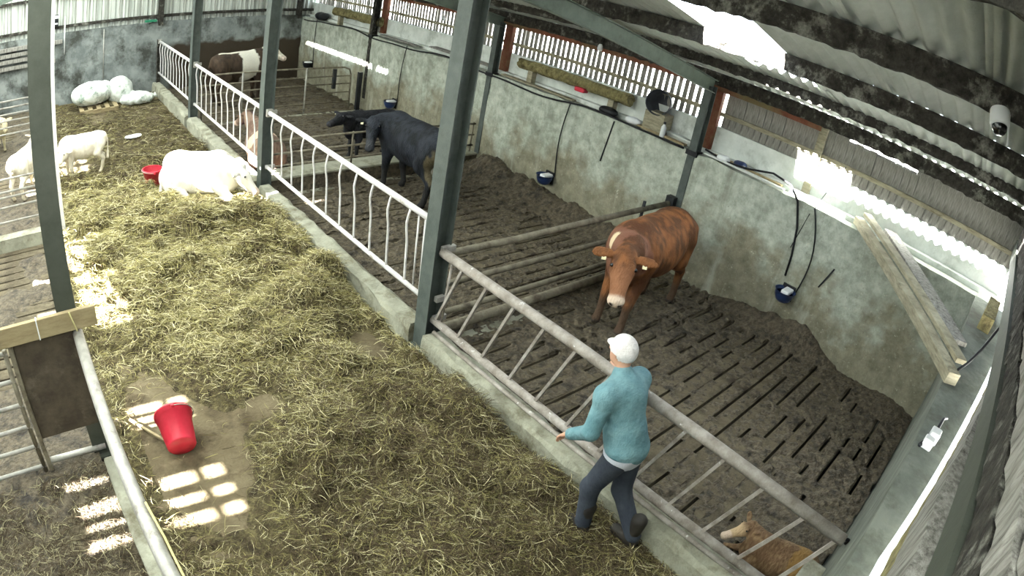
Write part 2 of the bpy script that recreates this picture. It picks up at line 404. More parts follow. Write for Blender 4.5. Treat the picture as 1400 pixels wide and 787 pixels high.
# ------------------------------------------------------------------ long wall, ledge, upstand, open boarding
def wall_panel(x0, x1, y0, y1, z0, z1, name, mat, step=.25, jit=.01, parent=None):
    ny = max(1, int((y1 - y0) / step)); nz = max(1, int((z1 - z0) / step)); v = []; f = []
    for k in range(ny + 1):
        for q in range(nz + 1):
            j = rng.normal() * jit
            zz = z0 + (z1 - z0) * q / nz + (rng.normal() * jit if q == nz else 0)
            v.append((x0 + j, y0 + (y1 - y0) * k / ny, zz))
    for k in range(ny):
        for q in range(nz):
            i0 = k * (nz + 1) + q; f.append((i0, i0 + 1, i0 + nz + 2, i0 + nz + 1))
    mb = MB().add(v, f); mb.box(x0 + .02, x1, y0, y1, z0, z1 - .012)
    return struct(mb, name, mat, parent, smooth=False)
wall_panel(WX, WX + .26, -.22, 18.0, -.8, 1.96, 'wall_right', m_wall)
struct(MB().box(WX + .26, WX + .55, -.5, 18.2, -.3, 2.02).box(WX + .38, WX + .55, -.5, 18.2, 2.0, 2.40), 'wall_right_upstand', m_upst)
bd = empty('wall_right_boarding', (WX + .45, 9, 2.38), kind='structure')
_bm = [MB().box(-.011, .011, -w / 2, w / 2, 0, .62).mesh('board', m_board) for w in (.07, .078, .088)]
_bm1 = [MB().box(-.011, .011, -w / 2, w / 2, 0, .585).mesh('board', m_board) for w in (.104, .108, .111)]
_bt = [MB().box(-.011, .011, -w / 2, w / 2, 0, .70).mesh('board', m_board) for w in (.106, .110, .111)]
y = -.45; i = 0
while y < 17.9:
    if min(abs(y - p) for p in (YA, YB, YC)) > .12:
        near = y < YA
        o = link('board', random.choice((_bt if y < 1.14 or 2.33 < y < 2.62 else _bm1) if near else _bm), bd, (WX + .43 + rng.normal() * .004, y, 2.37 + rng.uniform(-.03, .02)))
        o.rotation_euler = (rng.normal() * .008, 0, rng.normal() * .03)
    if y < YA - .2:
        b2 = link('board', random.choice(_bt if y < 1.14 or 2.33 < y < 2.62 else _bm1), bd, (WX + .47, y + .056, 2.37))
    y += .112 if y < YA else .121
for (a, b, zz) in ((-.45, YA - .1, 2.60), (YA + .1, YB - .1, 2.60), (YB + .1, YC - .1, 2.60), (YC + .1, 17.9, 2.6)):
    MB().box(WX + .37, WX + .415, a, b, zz - .03, zz + .03).build('rail', m_timber, bd)
struct(MB().box(WX + .3, WX + .4, 2.72, 18.2, 2.935, 3.07), 'beam_eave', m_rust)
struct(MB().box(WX + .33, WX + .4, 2.62, 2.74, 2.02, 3.07), 'pillar_upright', m_timber)
# ------------------------------------------------------------------ purlins with uneven cobwebbed faces
def purlin(x, y0=-.75, y1=18.2, d=.25, w=.1, mat=None, web=.018):
    n = int((y1 - y0) / .07); v = []; f = []; zt = roof_z(x) - (.03 if x > 4 else .010)
    for k in range(n + 1):
        yy = y0 + (y1 - y0) * k / n
        for (dx, dz, j) in ((-w / 2, 0, 0), (-w / 2, -d * .5, 1), (-w / 2, -d, .35), (w / 2, -d, .35), (w / 2, -d * .5, 1), (w / 2, 0, 0)):
            v.append((x + dx + rng.normal() * web * j * .6, yy, zt + dz + rng.normal() * web * j))
    for k in range(n):
        for q in range(6): f.append((k * 6 + q, k * 6 + (q + 1) % 6, (k + 1) * 6 + (q + 1) % 6, (k + 1) * 6 + q))
    f += [tuple(range(5, -1, -1)), tuple(n * 6 + q for q in range(6))]
    return struct(MB().add(v, f), 'beam_purlin', mat or m_purl)
purlin(-1.47, y1=12.9, d=.2)
for x, d in ((.13, .18), (1.76, .165), (3.5, .12), (4.72, .19)): purlin(x, d=d)
for x in (-2.6, -4.4, -5.6, -6.95): purlin(x, d=.18)
# rafters
for yy in (YA, YB, YC):
    mb = MB(); a = (WX + .12, yy, 3.0); b = (RIDGE, yy, roof_z(RIDGE) - .32)
    mb.hbeam(a, b, .12, .2, up=(0, 0, 1)); mb.hbeam(b, (XL, yy, roof_z(XL) - .32), .12, .2, up=(0, 0, 1))
    struct(mb, 'beam_rafter', m_green)
# roof sheets: each sheet its own piece, added rooflights among them brighten the barn
rf = empty('roof', (0, 9, 4.3), kind='structure')
def sheet(length, width, slope, name, mat, amp=.03, pitch=.146):
    nv = int(width / pitch * 6); v = []; f = []
    for iu in (0, 1):
        for k in range(nv + 1):
            yy = -width / 2 + width * k / nv; v.append((length * iu, yy, -slope * length * iu + amp * math.cos(2 * math.pi * yy / pitch)))
    for k in range(nv): f.append((k, k + 1, nv + 2 + k, nv + 1 + k))
    me = MB().add(v, f).mesh(name, mat, smooth=True); return me
_sc = {}
def put_sheet(xa, xb, yc, tr, lift, sl):
    key = (round(xb - xa, 3), tr, sl)
    if key not in _sc: _sc[key] = sheet(xb - xa, 1.06, sl, 'added_rooflight' if tr else 'roof_sheet', m_rlight if tr else m_roof)
    link('added_rooflight' if tr else 'roof_sheet', _sc[key], rf, (xa, yc, roof_z(xa) + lift))
ycol = -.22; c = 0
while ycol < 18.6:
    if c <= 2: spans = [(-1.78, .56, 0), (.46, 1.98, 0), (2.46, 4.98, 0)]         # short sheets: hidden slot added behind the purlin to sun the ledge
    elif c == 3: spans = [(-1.78, .75, 0), (2.98, 4.98, 0)]                         # a sheet is missing: open sky
    else:
        t = 1 if c in (6, 9, 12, 15, 18) else 0  # rooflights added on this slope for daylight in the far bays
        spans = [(-1.78, .56, t), (.46, 2.78, t), (2.68, 4.98, 0)]
    for r, (xa, xb, t) in enumerate(spans): put_sheet(xa, xb, ycol, t, .012 * (2 - r), .219)
    top = RIDGE - (.045 if 13.0 < ycol < 18 else .02); t = 1 if c % 2 == 0 or c >= 5 else 0  # unseen translucent sheets added to brighten the far bays
    spans = [(top, -4.75, t), (-4.7, -5.95, t), (-6.85, -7.65, t)] if c in (10, 11) else [(top, -4.75, t), (-4.7, -7.65, t)]  # unseen gap added to throw sun on the lying white cow
    for r, (xa, xb, t) in enumerate(spans): put_sheet(xa, xb, ycol, t, .012 * (1 - r), -.229)
    ycol += .97; c += 1
MB().add([(-1.97, -.8, 4.67), (-1.8, -.8, 4.76), (-1.63, -.8, 4.67), (-1.97, 13.2, 4.67), (-1.8, 13.2, 4.76), (-1.63, 13.2, 4.67)], [(0, 1, 4, 3), (1, 2, 5, 4)]).build('ridge_cap', m_roof, rf)

# ------------------------------------------------------------------ back gable
wb = wall_panel(0, .22, -5.1, 7.7, -.3, 2.0, 'wall_back', m_backw)
wb.rotation_euler = (0, 0, math.radians(90)); wb.location = (-1.3, 18.1, -.3)
cl = empty('wall_back_cladding', (-1.3, 18.12, 1.98), kind='structure')
def vsheet(width, z0, zt, name, mat, amp=.03, pitch=.14):
    nv = int(width / pitch * 6); v = []; f = []
    for k in range(nv + 1):
        xx = -width / 2 + width * k / nv; yy = amp * math.cos(2 * math.pi * xx / pitch)
        v += [(xx, yy, 0), (xx, yy, zt(xx) - z0)]
    for k in range(nv): f.append((2 * k, 2 * k + 2, 2 * k + 3, 2 * k + 1))
    return MB().add(v, f).mesh(name, mat, smooth=True)
x = XL + .5
while x < 5.0:
    link('cladding_sheet', vsheet(1.0, 1.98, lambda q, x=x: roof_z(x + q) - .02, 'cladding_sheet', m_sheetw), cl, (x, 18.15 + .01 * (int(x * 2) % 2), 1.98)); x += .97
MB().add([(XL - .1, 18.22, 1.9), (5.1, 18.22, 1.9), (5.1, 18.22, roof_z(5.1) + .08), (RIDGE, 18.22, roof_z(RIDGE) + .08), (XL - .1, 18.22, roof_z(XL - .1) + .08)], [(0, 1, 2, 3, 4)]).build('sun_block_sheet', m_sheetw, cl)  # unseen sheet added behind the cladding to stop sun leaks
MB().box(XL, 5, 18.06, 18.13, 2.12, 2.20).build('rail', m_purl, cl)
MB().box(XL, 5, 18.06, 18.13, 2.95, 3.03).build('rail', m_purl, cl)
for x in (.02, 4.4): struct(MB().hbeam((x, 17.98, 1.9), (x, 17.98, roof_z(x) - .05), .15, .15, up=(0, 1, 0)), 'pillar_back', m_purl)
# ------------------------------------------------------------------ far side wall with open slots that let the sun in
struct(MB().box(XL - .2, XL, -.9, 18.2, -.3, 1.97), 'wall_left', m_backw)
lb = empty('wall_left_boarding', (XL - .1, 9, 2.4), kind='structure')
slots = [(3.66, .11), (3.88, .09), (4.12, .13), (4.66, .08), (4.83, .11), (4.98, .07), (5.14, .11), (6.62, .22), (6.95, .3), (7.35, .34), (7.8, .2), (8.2, .32), (8.62, .2), (8.95, .14), (11.15, .18), (11.5, .3), (11.95, .4), (12.45, .36), (12.9, .2), (13.6, .1), (14.4, .12)]
y = -.9
for (c0, w) in slots + [(18.25, .1)]:
    e = c0 - w / 2
    while e - y > .005:
        b = min(e - y, .16)
        MB().box(XL - .12, XL - .1, y + .001, y + b - .001, 2.38, 2.84).build('board', m_board, lb); y += b
    y = c0 + w / 2
low = [(3.62, .10), (3.83, .05), (4.02, .12), (4.3, .06), (6.9, .1), (7.2, .2), (8.1, .12), (9.6, .2), (11.6, .3), (12.3, .2)]
y = -.9
for (c0, w) in low + [(18.25, .1)]:
    e = c0 - w / 2
    while e - y > .005:
        b = min(e - y, .3)
        MB().box(XL - .12, XL - .1, y + .001, y + b - .001, 1.95, 2.39).build('board', m_board, lb); y += b
    y = c0 + w / 2
MB().box(XL - .1, XL - .06, -.9, 18.2, 2.24, 2.41).build('rail', m_timber, lb)
MB().box(XL - .1, XL - .06, -.9, 18.2, 2.605, 2.65).build('rail', m_timber, lb)
struct(MB().box(XL - .2, XL + .02, -.9, 18.2, 2.80, roof_z(XL) + .01), 'beam_eave_left', m_rust)
# ------------------------------------------------------------------ near gable: low wall with a wide top, then rails and sheets
def gy(x): return -.34 - .085 * max(0.0, x + 1.0)         # outer edge of its top, slightly skew to the frame
mb = MB(); v = []; f = []
for x in (-7.7, -1.0, 4.56): v += [(x, -.22, -.8), (x, -.2, 1.96), (x, gy(x), 1.96), (x, gy(x) - .02, -.8)]
for k in (0, 4): f += [(k, k + 1, k + 5, k + 4), (k + 1, k + 2, k + 6, k + 5), (k + 2, k + 3, k + 7, k + 6)]
mb.add(v, f + [(3, 2, 1, 0), (8, 9, 10, 11)])
struct(mb, 'wall_near', m_nwall)
ng = empty('wall_near_cladding', (0, -.6, 2.0), kind='structure')
def rough_rail(z0, z1, y0, y1, mat, web=0.0, xa=-7.6, xb=5.1, skew=False):
    n = 160; v = []; f = []
    for k in range(n + 1):
        x = xa + (xb - xa) * k / n
        dk = gy(x) if skew else 0
        for (yy, zz) in ((y0, z0), (y0, (z0 + z1) / 2), (y0, z1), (y1, z1), (y1, z0)): v.append((x, dk + yy + rng.normal() * web * .4, zz + rng.normal() * web))
    for k in range(n):
        for q in range(5): f.append((k * 5 + q, (k + 1) * 5 + q, (k + 1) * 5 + (q + 1) % 5, k * 5 + (q + 1) % 5))
    f += [(0, 1, 2, 3, 4), tuple(n * 5 + q for q in (4, 3, 2, 1, 0))]
    return MB().add(v, f).build('rail', mat, ng)
rough_rail(2.05, 2.25, -.035, -.12, m_bark, .006, skew=True)
rough_rail(2.23, 2.56, -.03, -.12, m_board, .006, skew=True)
rough_rail(2.58, 2.80, -.44, -.56, m_olive, .0)
rough_rail(2.82, 3.03, -.46, -.56, m_purl, .012)
rough_rail(3.06, 3.2, -.46, -.55, m_board, .010)
rough_rail(3.22, 3.38, -.48, -.55, m_board, .010)
rough_rail(3.4, 3.56, -.46, -.55, m_board, .010)
mb = MB(); n = 400; v = []; f = []
for k in range(n + 1):
    x = -7.6 + 12.7 * k / n; yy = -.62 + .012 * math.cos(k * 1.1); v += [(x, yy, 2.16), (x, yy, roof_z(x))]
for k in range(n): f.append((2 * k, 2 * k + 2, 2 * k + 3, 2 * k + 1))
mb.add(v, f).build('cladding_sheet', m_board, ng, smooth=True)
# ------------------------------------------------------------------ steel posts
def post(name, x, y, z0, z1, w, h, mat, label, up=(1, 0, 0), plate=True, bolts=()):
    r = empty(name, (x, y, z0), label, 'post')
    MB().hbeam((x, y, z0), (x, y, z1), w, h, .014, up=up).build('column', mat, r)
    if plate: MB().box(x - w * .75, x + w * .75, y - h * .75, y + h * .75, z0, z0 + .02).build('base_plate', mat, r)
    for zz in bolts: MB().box(x - .02, x + .14, y - h / 2 - .03, y - h / 2 + .02, zz - .03, zz + .03).build('bracket', m_galv, r)
    return r
rz = lambda x: roof_z(x) - .46
post('steel_post', 0, YA, 0, rz(0), .2, .2, m_steel, 'tall grey steel post where the grey slanted-bar rail meets the white rail', bolts=(1.24, .42, .66))
post('steel_post', 0, YB, 0, rz(0), .19, .19, m_steel, 'grey steel post beside the head of the lying white cow', bolts=(1.46, .55))
post('steel_post', 0, YC, 0, rz(0), .19, .19, m_steel, 'grey steel post between the two farthest white barrier panels', bolts=(1.46, .55))
post('steel_post', 0, YD, 0, 1.5, .11, .11, m_purl, 'short dark post ending the white barrier at the back wall', plate=False)
post('steel_post', -3.66, YA + .02, 0, rz(-3.64), .17, .2, m_olive, 'broad olive-green steel post behind the wooden plank', up=(0, 1, 0), bolts=())
post('steel_post', -3.47, YB, 0, rz(-3.57), .13, .16, m_white, 'pale post just behind the broad olive-green post', up=(0, 1, 0))  # white colour stands in for the sunlit strip on this post
post('steel_post', -3.6, YC, 0, rz(-3.6), .18, .18, m_steel, 'far side post hidden behind the broad olive post', up=(0, 1, 0))
for yy, lab in ((YA, 'green wall post at the end of the brown cow\'s pen divider'), (YB, 'wall post half hidden behind the tall middle post'), (YC, 'thin dark wall post beside the far pen gate')):
    r = empty('wall_post', (WX, yy, .3), lab, 'post')
    MB().hbeam((WX + .06, yy, .3), (WX + .06, yy, 3.0), .13, .16, .012, up=(1, 0, 0)).build('column', m_steel if yy < 13 else m_purl, r)
    MB().box(WX + .3, WX + .4, yy - .1, yy + .1, 2.02, 2.96).build('packing_timber', m_rust, r)
    MB().box(WX - .03, WX + .14, yy - .1, yy + .1, 1.9, 1.98).build('bracket', m_black, r)

# ------------------------------------------------------------------ white feed barrier panels with kinked bars
def wavy_bar(y, z0, z1, lean=0.0, r=.014):
    pts = []
    for t in np.linspace(0, 1, 11):
        z = z1 + (z0 - z1) * t
        k = .04 * math.exp(-((t - .2) / .18) ** 2)
        pts.append((-k, y + .02 * math.sin(math.pi * t), z))
    return MB().tube(pts, r, 6)
def white_panel(y0, y1, label, n, first):
    r = empty('feed_barrier', (0, y0, .25), label, 'barrier', 'white feed barrier panels along the passage')
    MB().tube([(0, y0, 1.46), (0, y1, 1.46)], .036, 10).build('top_rail', m_white, r, smooth=True)
    MB().tube([(0, y0, .56), (0, y1, .56)], .029, 10).build('bottom_rail', m_white, r, smooth=True)
    for k in range(n):
        wavy_bar(first + k * (y1 - first - .25) / (n - 1), .56, 1.46).build('bar', m_white, r, smooth=True)
    for yy in (y0 + .03, y1 - .03): MB().box(-.05, .05, yy - .03, yy + .03, 1.40, 1.52).build('clamp', m_galv, r)
    return r
r = white_panel(YA + .1, YB - .1, 'white kinked-bar feed barrier in front of the black cattle', 11, 4.95)
for yy in (4.72, 4.84): MB().tube([(.02, yy, 1.44), (.02, yy - .03, .58)], .011, 6).build('bar', m_white, r, smooth=True)
white_panel(YB + .1, YC - .1, 'white kinked-bar feed barrier above the lying white cow', 11, 9.6)
white_panel(YC + .1, YD - .08, 'farthest white kinked-bar feed barrier, ending at the back wall', 11, 14.1)
# grey slanted-bar barrier in the near bay
r = empty('slant_bar_barrier', (0, 2, .25), 'grey tubular barrier with slanted bars in front of the brown cow', 'barrier')
MB().tube([(.0, YA - .1, 1.205), (-.012, 2.6, 1.225), (-.005, 1.2, 1.20), (.0, -.17, 1.15)], .05, 12).build('top_rail', m_rail, r, smooth=True)
MB().tube([(0, YA - .08, .40), (0, -.18, .37)], .044, 12).build('bottom_rail', m_rail, r, smooth=True)
MB().tube([(-.03, YA - .15, .285), (-.03, -.18, .285)], .022, 8).build('lower_pipe', m_rail, r, smooth=True)
for (yt, yb) in ((4.01, 4.32), (3.64, 3.95), (3.26, 3.56), (2.87, 3.16), (2.49, 2.79), (2.1, 2.39), (1.71, 1.99), (1.31, 1.59), (.93, 1.2), (.55, .83), (.16, .45), (-.14, .1)):
    MB().bar((0, yt, 1.19), (0, yb, .41), .028, .034, up=(1, 0, 0)).build('bar', m_rail, r)
MB().tube([(.01, 4.2, 1.18), (.01, 4.24, .41)], .013, 6).build('bar', m_rail, r, smooth=True)
MB().tube([(.0, -.1, 1.15), (.01, -.19, 1.17), (.05, -.2, 1.14), (.06, -.19, 1.09)], .014, 6).build('hook', m_black, r, smooth=True)
struct(MB().box(-.2, .42, -.32, -.03, -.3, .5), 'pillar_near', m_kerb, bevel=.02)

# ------------------------------------------------------------------ pen dividers
r = empty('pen_divider', (2.3, YA + .08, 0), 'dirty three-rail pipe divider behind the brown cow', 'divider')
for (z0, z1, rr) in ((1.06, 1.09, .042), (.69, .705, .036), (.32, .32, .036)):
    MB().tube([(.12, YA + .08, z0), (1.2, YA + .08, z0 - .012), (4.5, YA + .09, z1)], rr, 10).build('rail', m_gate, r, smooth=True)
MB().tube([(.15, YA + .08, .1), (4.3, YA + .08, .1)], .06, 10).build('bottom_pipe', m_gate, r, smooth=True)
MB().tube([(3.75, YA + .1, 0), (3.75, YA + .1, 1.2)], .025, 8).build('upright', m_black, r, smooth=True)
MB().box(4.42, 4.55, YA + .02, YA + .16, 1.02, 1.2).build('bracket', m_black, r)
kd = struct(MB().box(.1, 4.56, YB - .02, YB + .42, -.3, .27), 'kerb_divider', m_mud)
MB().box(.1, 4.56, YB - .03, YB + .43, .26, .3).build('coping', m_kerb, kd, bevel=.01)
r = empty('pen_divider', (2.3, YB + .12, .3), 'galvanised three-rail divider on the kerb between the black cattle', 'divider')
for z in (.9, .67, .45): MB().tube([(.12, YB + .12, z), (4.5, YB + .12, z - .02)], .02, 8).build('rail', m_gate, r, smooth=True)
for x in (1.72, 4.45): MB().tube([(x, YB + .12, .3), (x, YB + .12, .92)], .018, 8).build('upright', m_gate, r, smooth=True)
r = empty('field_gate', (2.2, YC, 0), 'round-cornered tubular gate in front of the far pen', 'gate')
MB().tube([(.2, YC, .1), (.2, YC, 1.16), (3.9, YC, 1.14), (4.05, YC, 1.08), (4.1, YC, .95), (4.12, YC, .08)], .022, 8).build('frame', m_gate, r, smooth=True)
for z in (.92, .72, .5, .26): MB().tube([(.2, YC, z), (4.1, YC, z)], .017, 8).build('rail', m_gate, r, smooth=True)
for x in (1.2, 2.85): MB().tube([(x, YC - .02, .03), (x, YC - .02, 1.16)], .022, 8).build('upright', m_galv, r, smooth=True)
MB().box(3.6, 3.68, YC - .03, YC + .05, .6, 1.1).build('latch', m_black, r)
MB().box(4.32, 4.42, YC - .05, YC + .05, 0, 1.0).build('hanging_post', m_black, r)

# ------------------------------------------------------------------ side pens on the left: gates, plank, pipe rail
def bar_gate(name, y, x0, x1, zs, label, rr=.018, ups=()):
    r = empty(name, ((x0 + x1) / 2, y, 0), label, 'gate')
    for z in zs: MB().tube([(x0, y, z), (x1, y, z)], rr, 8).build('rail', m_galv, r, smooth=True)
    for x in ups: MB().tube([(x, y, .02), (x, y, max(zs) + .03)], rr * 1.1, 8).build('upright', m_gate, r, smooth=True)
    return r
bar_gate('side_gate', YB - .02, -7.5, -3.72, (1.07, .88, .8, .65, .43), 'galvanised side-pen gate nearest below the broad olive post', ups=(-3.74, -5.6, -7.48))
struct(MB().box(-7.5, -3.66, YB - .1, YB + .1, -.3, .2), 'kerb_side', m_kerb)
bar_gate('side_gate', YC, -7.5, -3.72, (1.24, 1.1, .96, .82, .68, .54), 'far side-pen gate with close rails in front of the cream calf', ups=(-3.74, -5.6, -7.48))
bar_gate('near_side_gate', YA - .1, -7.4, -4.24, (1.28, 1.02, .78, .55, .33, .1), 'low tubular gate joined to the rusty panel under the plank', .02, ups=(-4.26, -5.7, -7.38))
r = empty('rusty_panel', (-3.86, YA - .08, .1), 'dark dirty sheet panel hung below the wooden plank', 'panel')
MB().box(-4.2, -3.62, YA - .09, YA - .07, .38, 1.36).build('sheet', m_panel, r)
MB().box(-4.22, -4.18, YA - .12, YA - .06, .02, 1.4).build('edge_angle', m_gate, r)
MB().tube([(-4.2, YA - .08, .12), (-3.62, YA - .08, .1)], .03, 8).build('bottom_pipe', m_galv, r, smooth=True)
r = empty('top_plank', (-4.2, YA - .12, 1.35), 'pale wooden plank tied across the gate top by the olive post', 'plank')
MB().box(-5.6, -3.42, YA - .15, YA - .11, 1.35, 1.515).build('plank', m_plank, r, bevel=.004)
MB().box(-3.93, -3.92, YA - .154, YA - .106, 1.346, 1.519).build('tie', m_whitep, r)
MB().tube([(-3.64, YA - .158, 1.52), (-3.62, YA - .158, 1.43), (-3.6, YA - .158, 1.34), (-3.605, YA - .14, 1.05)], .006, 5).build('string', m_rope, r, smooth=True)
r = empty('pipe_rail', (-3.57, 2.6, 0), 'thick pale pipe rail running from the plank to the picture bottom', 'rail')
MB().tube([(-3.6, YA - .12, 1.30), (-3.57, 2.6, 1.28), (-3.545, .55, 1.27)], .046, 14).build('pipe', m_galv, r, smooth=True)
MB().tube([(-3.53, 2.45, 1.335), (-3.507, 2.2, 1.30), (-3.50, 1.6, 1.29), (-3.49, .6, 1.29)], .008, 5).build('rope', m_rope, r, smooth=True)
for yy in (.6, 4.2): MB().tube([(-3.57, yy, 0), (-3.57, yy, 1.27)], .03, 8).build('leg', m_gate, r, smooth=True)
struct(MB().box(-3.68, -3.5, .2, 4.2, -.3, .13), 'kerb_passage', m_kerb, bevel=.02)
tag(MB().bar((-3.3, 4.7, .02), (-2.98, 4.12, .05), .024, .02).build('broken_stick', m_plank), 'thin broken stick lying beside the pipe rail by the red bucket', 'stick')

# ------------------------------------------------------------------ drinkers on the long wall with their drop pipes
def drinker(y, z, label, top, sag, r0=.15):
    r = empty('water_bowl', (WX, y, z), label, 'drinker', 'wall drinkers along the long wall')
    prof = [(.001, -.13), (.06, -.125), (.11, -.09), (.14, -.02), (r0, .05), (r0 + .012, .055), (r0 - .008, .045), (.125, -.01), (.1, -.05), (.05, -.07), (.001, -.075)]
    MB().lathe(prof, (WX - .15, y, z), n=22).build('bowl', m_blue if y < 16 else m_black, r, smooth=True)
    MB().lathe([(.001, .0), (.128, .0), (.12, -.012)], (WX - .15, y, z + .012), n=22).build('water', m_dark, r, smooth=True)
    MB().box(WX - .25, WX - .03, y - .09, y + .035, z + .02, z + .075).build('white_block', m_whitep, r, bevel=.015)  # white box across the bowl top
    MB().box(WX - .03, WX, y - .1, y + .1, z - .12, z + .1).build('back_plate', m_black, r)
    pts = [(WX - .03, y - .12, z + .05)] + [(WX - .025 - .02 * math.sin(t * 3.14), y - .12 + (top - y + .12) * t + sag * math.sin(t * math.pi), z + .05 + (1.97 - z - .05) * t) for t in np.linspace(.1, 1, 9)]
    MB().tube(pts, .011, 6).build('drop_pipe', m_cable, r, smooth=True)
    return r
drinker(2.3, .7, 'blue water bowl on the wall below the leaning planks', 2.35, -.12)
drinker(7.09, .53, 'blue water bowl on the wall between the tall middle post and brown cow', 6.95, .06)
drinker(12.27, .54, 'water bowl on the wall above the black cattle', 12.05, .03)
drinker(17.0, .62, 'small black water bowl on the wall in the far pen', 16.9, .0)
# supply pipe and cables along the wall top
pts = [(WX - .025, yy, 1.945 + .05 * math.sin(yy * 1.35) * (1 if yy > 5 else .4) + .02 * math.sin(yy * 3.1)) for yy in np.arange(4.6, 17.9, .3)]
tag(MB().tube(pts, .017, 6).build('supply_pipe', m_cable, smooth=True), 'black water pipe running along the top edge of the wall', 'pipe')
pts = [(WX + .1, 4.3, 2.05), (WX + .1, 3.9, 2.0), (WX + .02, 3.5, 2.06), (WX - .01, 3.1, 2.16), (WX - .03, 2.78, 2.12), (WX - .03, 2.62, 1.95), (WX - .03, 2.5, 1.6), (WX - .02, 2.44, 1.2), (WX - .04, 2.42, .9)]
tag(MB().tube(pts, .016, 6).build('black_hose', m_cable, smooth=True), 'black hose looping over the wall top down to the near drinker', 'hose')
pts = [(WX + .3, 2.2, 2.62), (WX + .06, 2.36, 2.0), (WX - .015, 2.4, 1.85), (WX - .015, 2.5, 1.3)]
tag(MB().tube(pts, .006, 5).build('thin_wire', m_cable, smooth=True), 'thin straight wire crossing the wall top beside the black hose', 'wire')
tag(MB().tube([(WX - .01, 1.78, 1.32), (WX - .012, 1.9, .98)], .012, 5).build('wall_bolt_bar', m_black, smooth=True), 'short rusty iron bar fixed to the wall beneath the planks', 'bar')
tag(MB().tube([(WX - .012, 5.98, 1.93), (WX - .012, 6.08, 1.2)], .012, 5).build('wall_conduit', m_black, smooth=True), 'thin dark pipe down the wall left of the green wall post', 'pipe')

# ------------------------------------------------------------------ planks bridging the near corner, timber on the near wall top
def beam_obj(name, p0, p1, w, h, mat, label, cat='plank', **kw):
    return tag(MB().bar(p0, p1, w, h).build(name, mat, bevel=.006, **kw), label, cat)
beam_obj('square_timber', (4.78, 1.76, 2.03), (1.42, -.27, 2.03), .13, .11, m_timber, 'pale square timber spanning the corner between both wall tops')
beam_obj('grey_plank', (4.76, 1.66, 2.16), (1.7, -.28, 2.1), .12, .05, m_timber, 'thin plank lying on top of the pale square timber')
beam_obj('dark_rough_plank', (4.92, 1.3, 2.06), (2.35, -.2, 2.02), .2, .05, m_board, 'dark rough plank behind the pale square timber in the corner')
tag(MB().tube([(1.5, -.28, 2.1), (1.7, -.34, 2.12), (2.0, -.42, 2.2), (2.3, -.5, 2.36)], .014, 6).build('black_rope', m_cable, smooth=True), 'black cord from the timber end up to the gable rail', 'rope')
beam_obj('corner_block', (3.3, -.42, 2.05), (4.2, -.46, 2.05), .16, .18, m_bark, 'rough brown timber block lying on the near wall top', 'block')
r = empty('wall_insulator', (.32, -.29, 1.97), 'small white plastic fitting clipped on the near wall top', 'fitting')
MB().box(.22, .30, -.33, -.25, 1.97, 2.05).build('cap', m_whitep, r, bevel=.01); MB().box(.33, .44, -.35, -.27, 1.97, 2.06).build('cap', m_whitep, r, bevel=.01)
MB().tube([(.2, -.24, 1.99), (.48, -.31, 1.99)], .015, 6).build('clip', m_black, r, smooth=True)
MB().tube([(.44, -.31, 2.03), (.6, -.32, 2.06), (.7, -.35, 2.03)], .012, 6).build('lead', m_black, r, smooth=True)

# ------------------------------------------------------------------ things on the ledge
def log(y0, y1, z, r0, label, x=WX + .2):
    n = 16; k = 14; v = []; f = []
    for i in range(n + 1):
        t = i / n
        for q in range(k):
            a = 2 * math.pi * q / k; rr = r0 * (1 + .12 * rng.normal() * .6)
            v.append((x + rr * math.cos(a), y0 + (y1 - y0) * t + rng.normal() * .01, z + rr * math.sin(a)))
    for i in range(n):
        for q in range(k): f.append((i * k + q, i * k + (q + 1) % k, (i + 1) * k + (q + 1) % k, (i + 1) * k + q))
    f += [tuple(range(k)), tuple(n * k + q for q in reversed(range(k)))]
    rt = empty('old_log', (x, (y0 + y1) / 2, 1.97), label, 'log', 'rough logs on the wall ledge')
    MB().add(v, f).build('trunk', m_bark, rt, smooth=True)
    for yy in (y0 + .35, y1 - .35): MB().box(x - .06, x + .06, yy - .06, yy + .06, 1.95, z - r0 * .85).build('chock', m_timber, rt)
    return rt
log(5.9, 8.55, 2.31, .1, 'long rough log on the ledge beside the black bucket')
log(13.7, 16.2, 2.31, .12, 'rough log on the far ledge above the water bowl')
r = empty('black_bucket', (WX + .22, 5.3, 2.0), 'black bucket lying on its side on the ledge', 'bucket')
cx, cy, cz = WX + .14, 5.32, 2.46
ax = np.array([-.8, -.25, .1]); ax /= np.linalg.norm(ax)
MB().lathe([(.001, -.3), (.15, -.3), (.155, -.29), (.2, .04), (.212, .04), (.212, .065), (.196, .065), (.145, -.28), (.001, -.285)], (cx, cy, cz), ax, 24).build('shell', M('worn_black_plastic', G(44, 46, 52), G(66, 70, 76), 6, .5), r, smooth=True)
MB().box(WX + .08, WX + .34, 5.12, 5.5, 1.96, 2.3).build('crate_below', m_timber, r)
r = empty('white_bottle', (WX + .1, 5.16, 1.97), 'white plastic bottle standing on the ledge under the black bucket', 'bottle')
MB().lathe([(.001, 0), (.04, 0), (.042, .02), (.042, .16), (.018, .2), (.018, .23), (.001, .23)], (WX + .06, 5.08, 1.97), n=14).build('body', m_whitep, r, smooth=True)
MB().lathe([(.021, .21), (.021, .245), (.001, .245)], (WX + .06, 5.08, 1.97), n=12).build('cap', m_black, r, smooth=True)
tag(MB().box(WX + .06, WX + .2, 6.8, 7.02, 2.17, 2.25).build('red_box', m_red, bevel=.02), 'small red box beneath the long rough log', 'box')
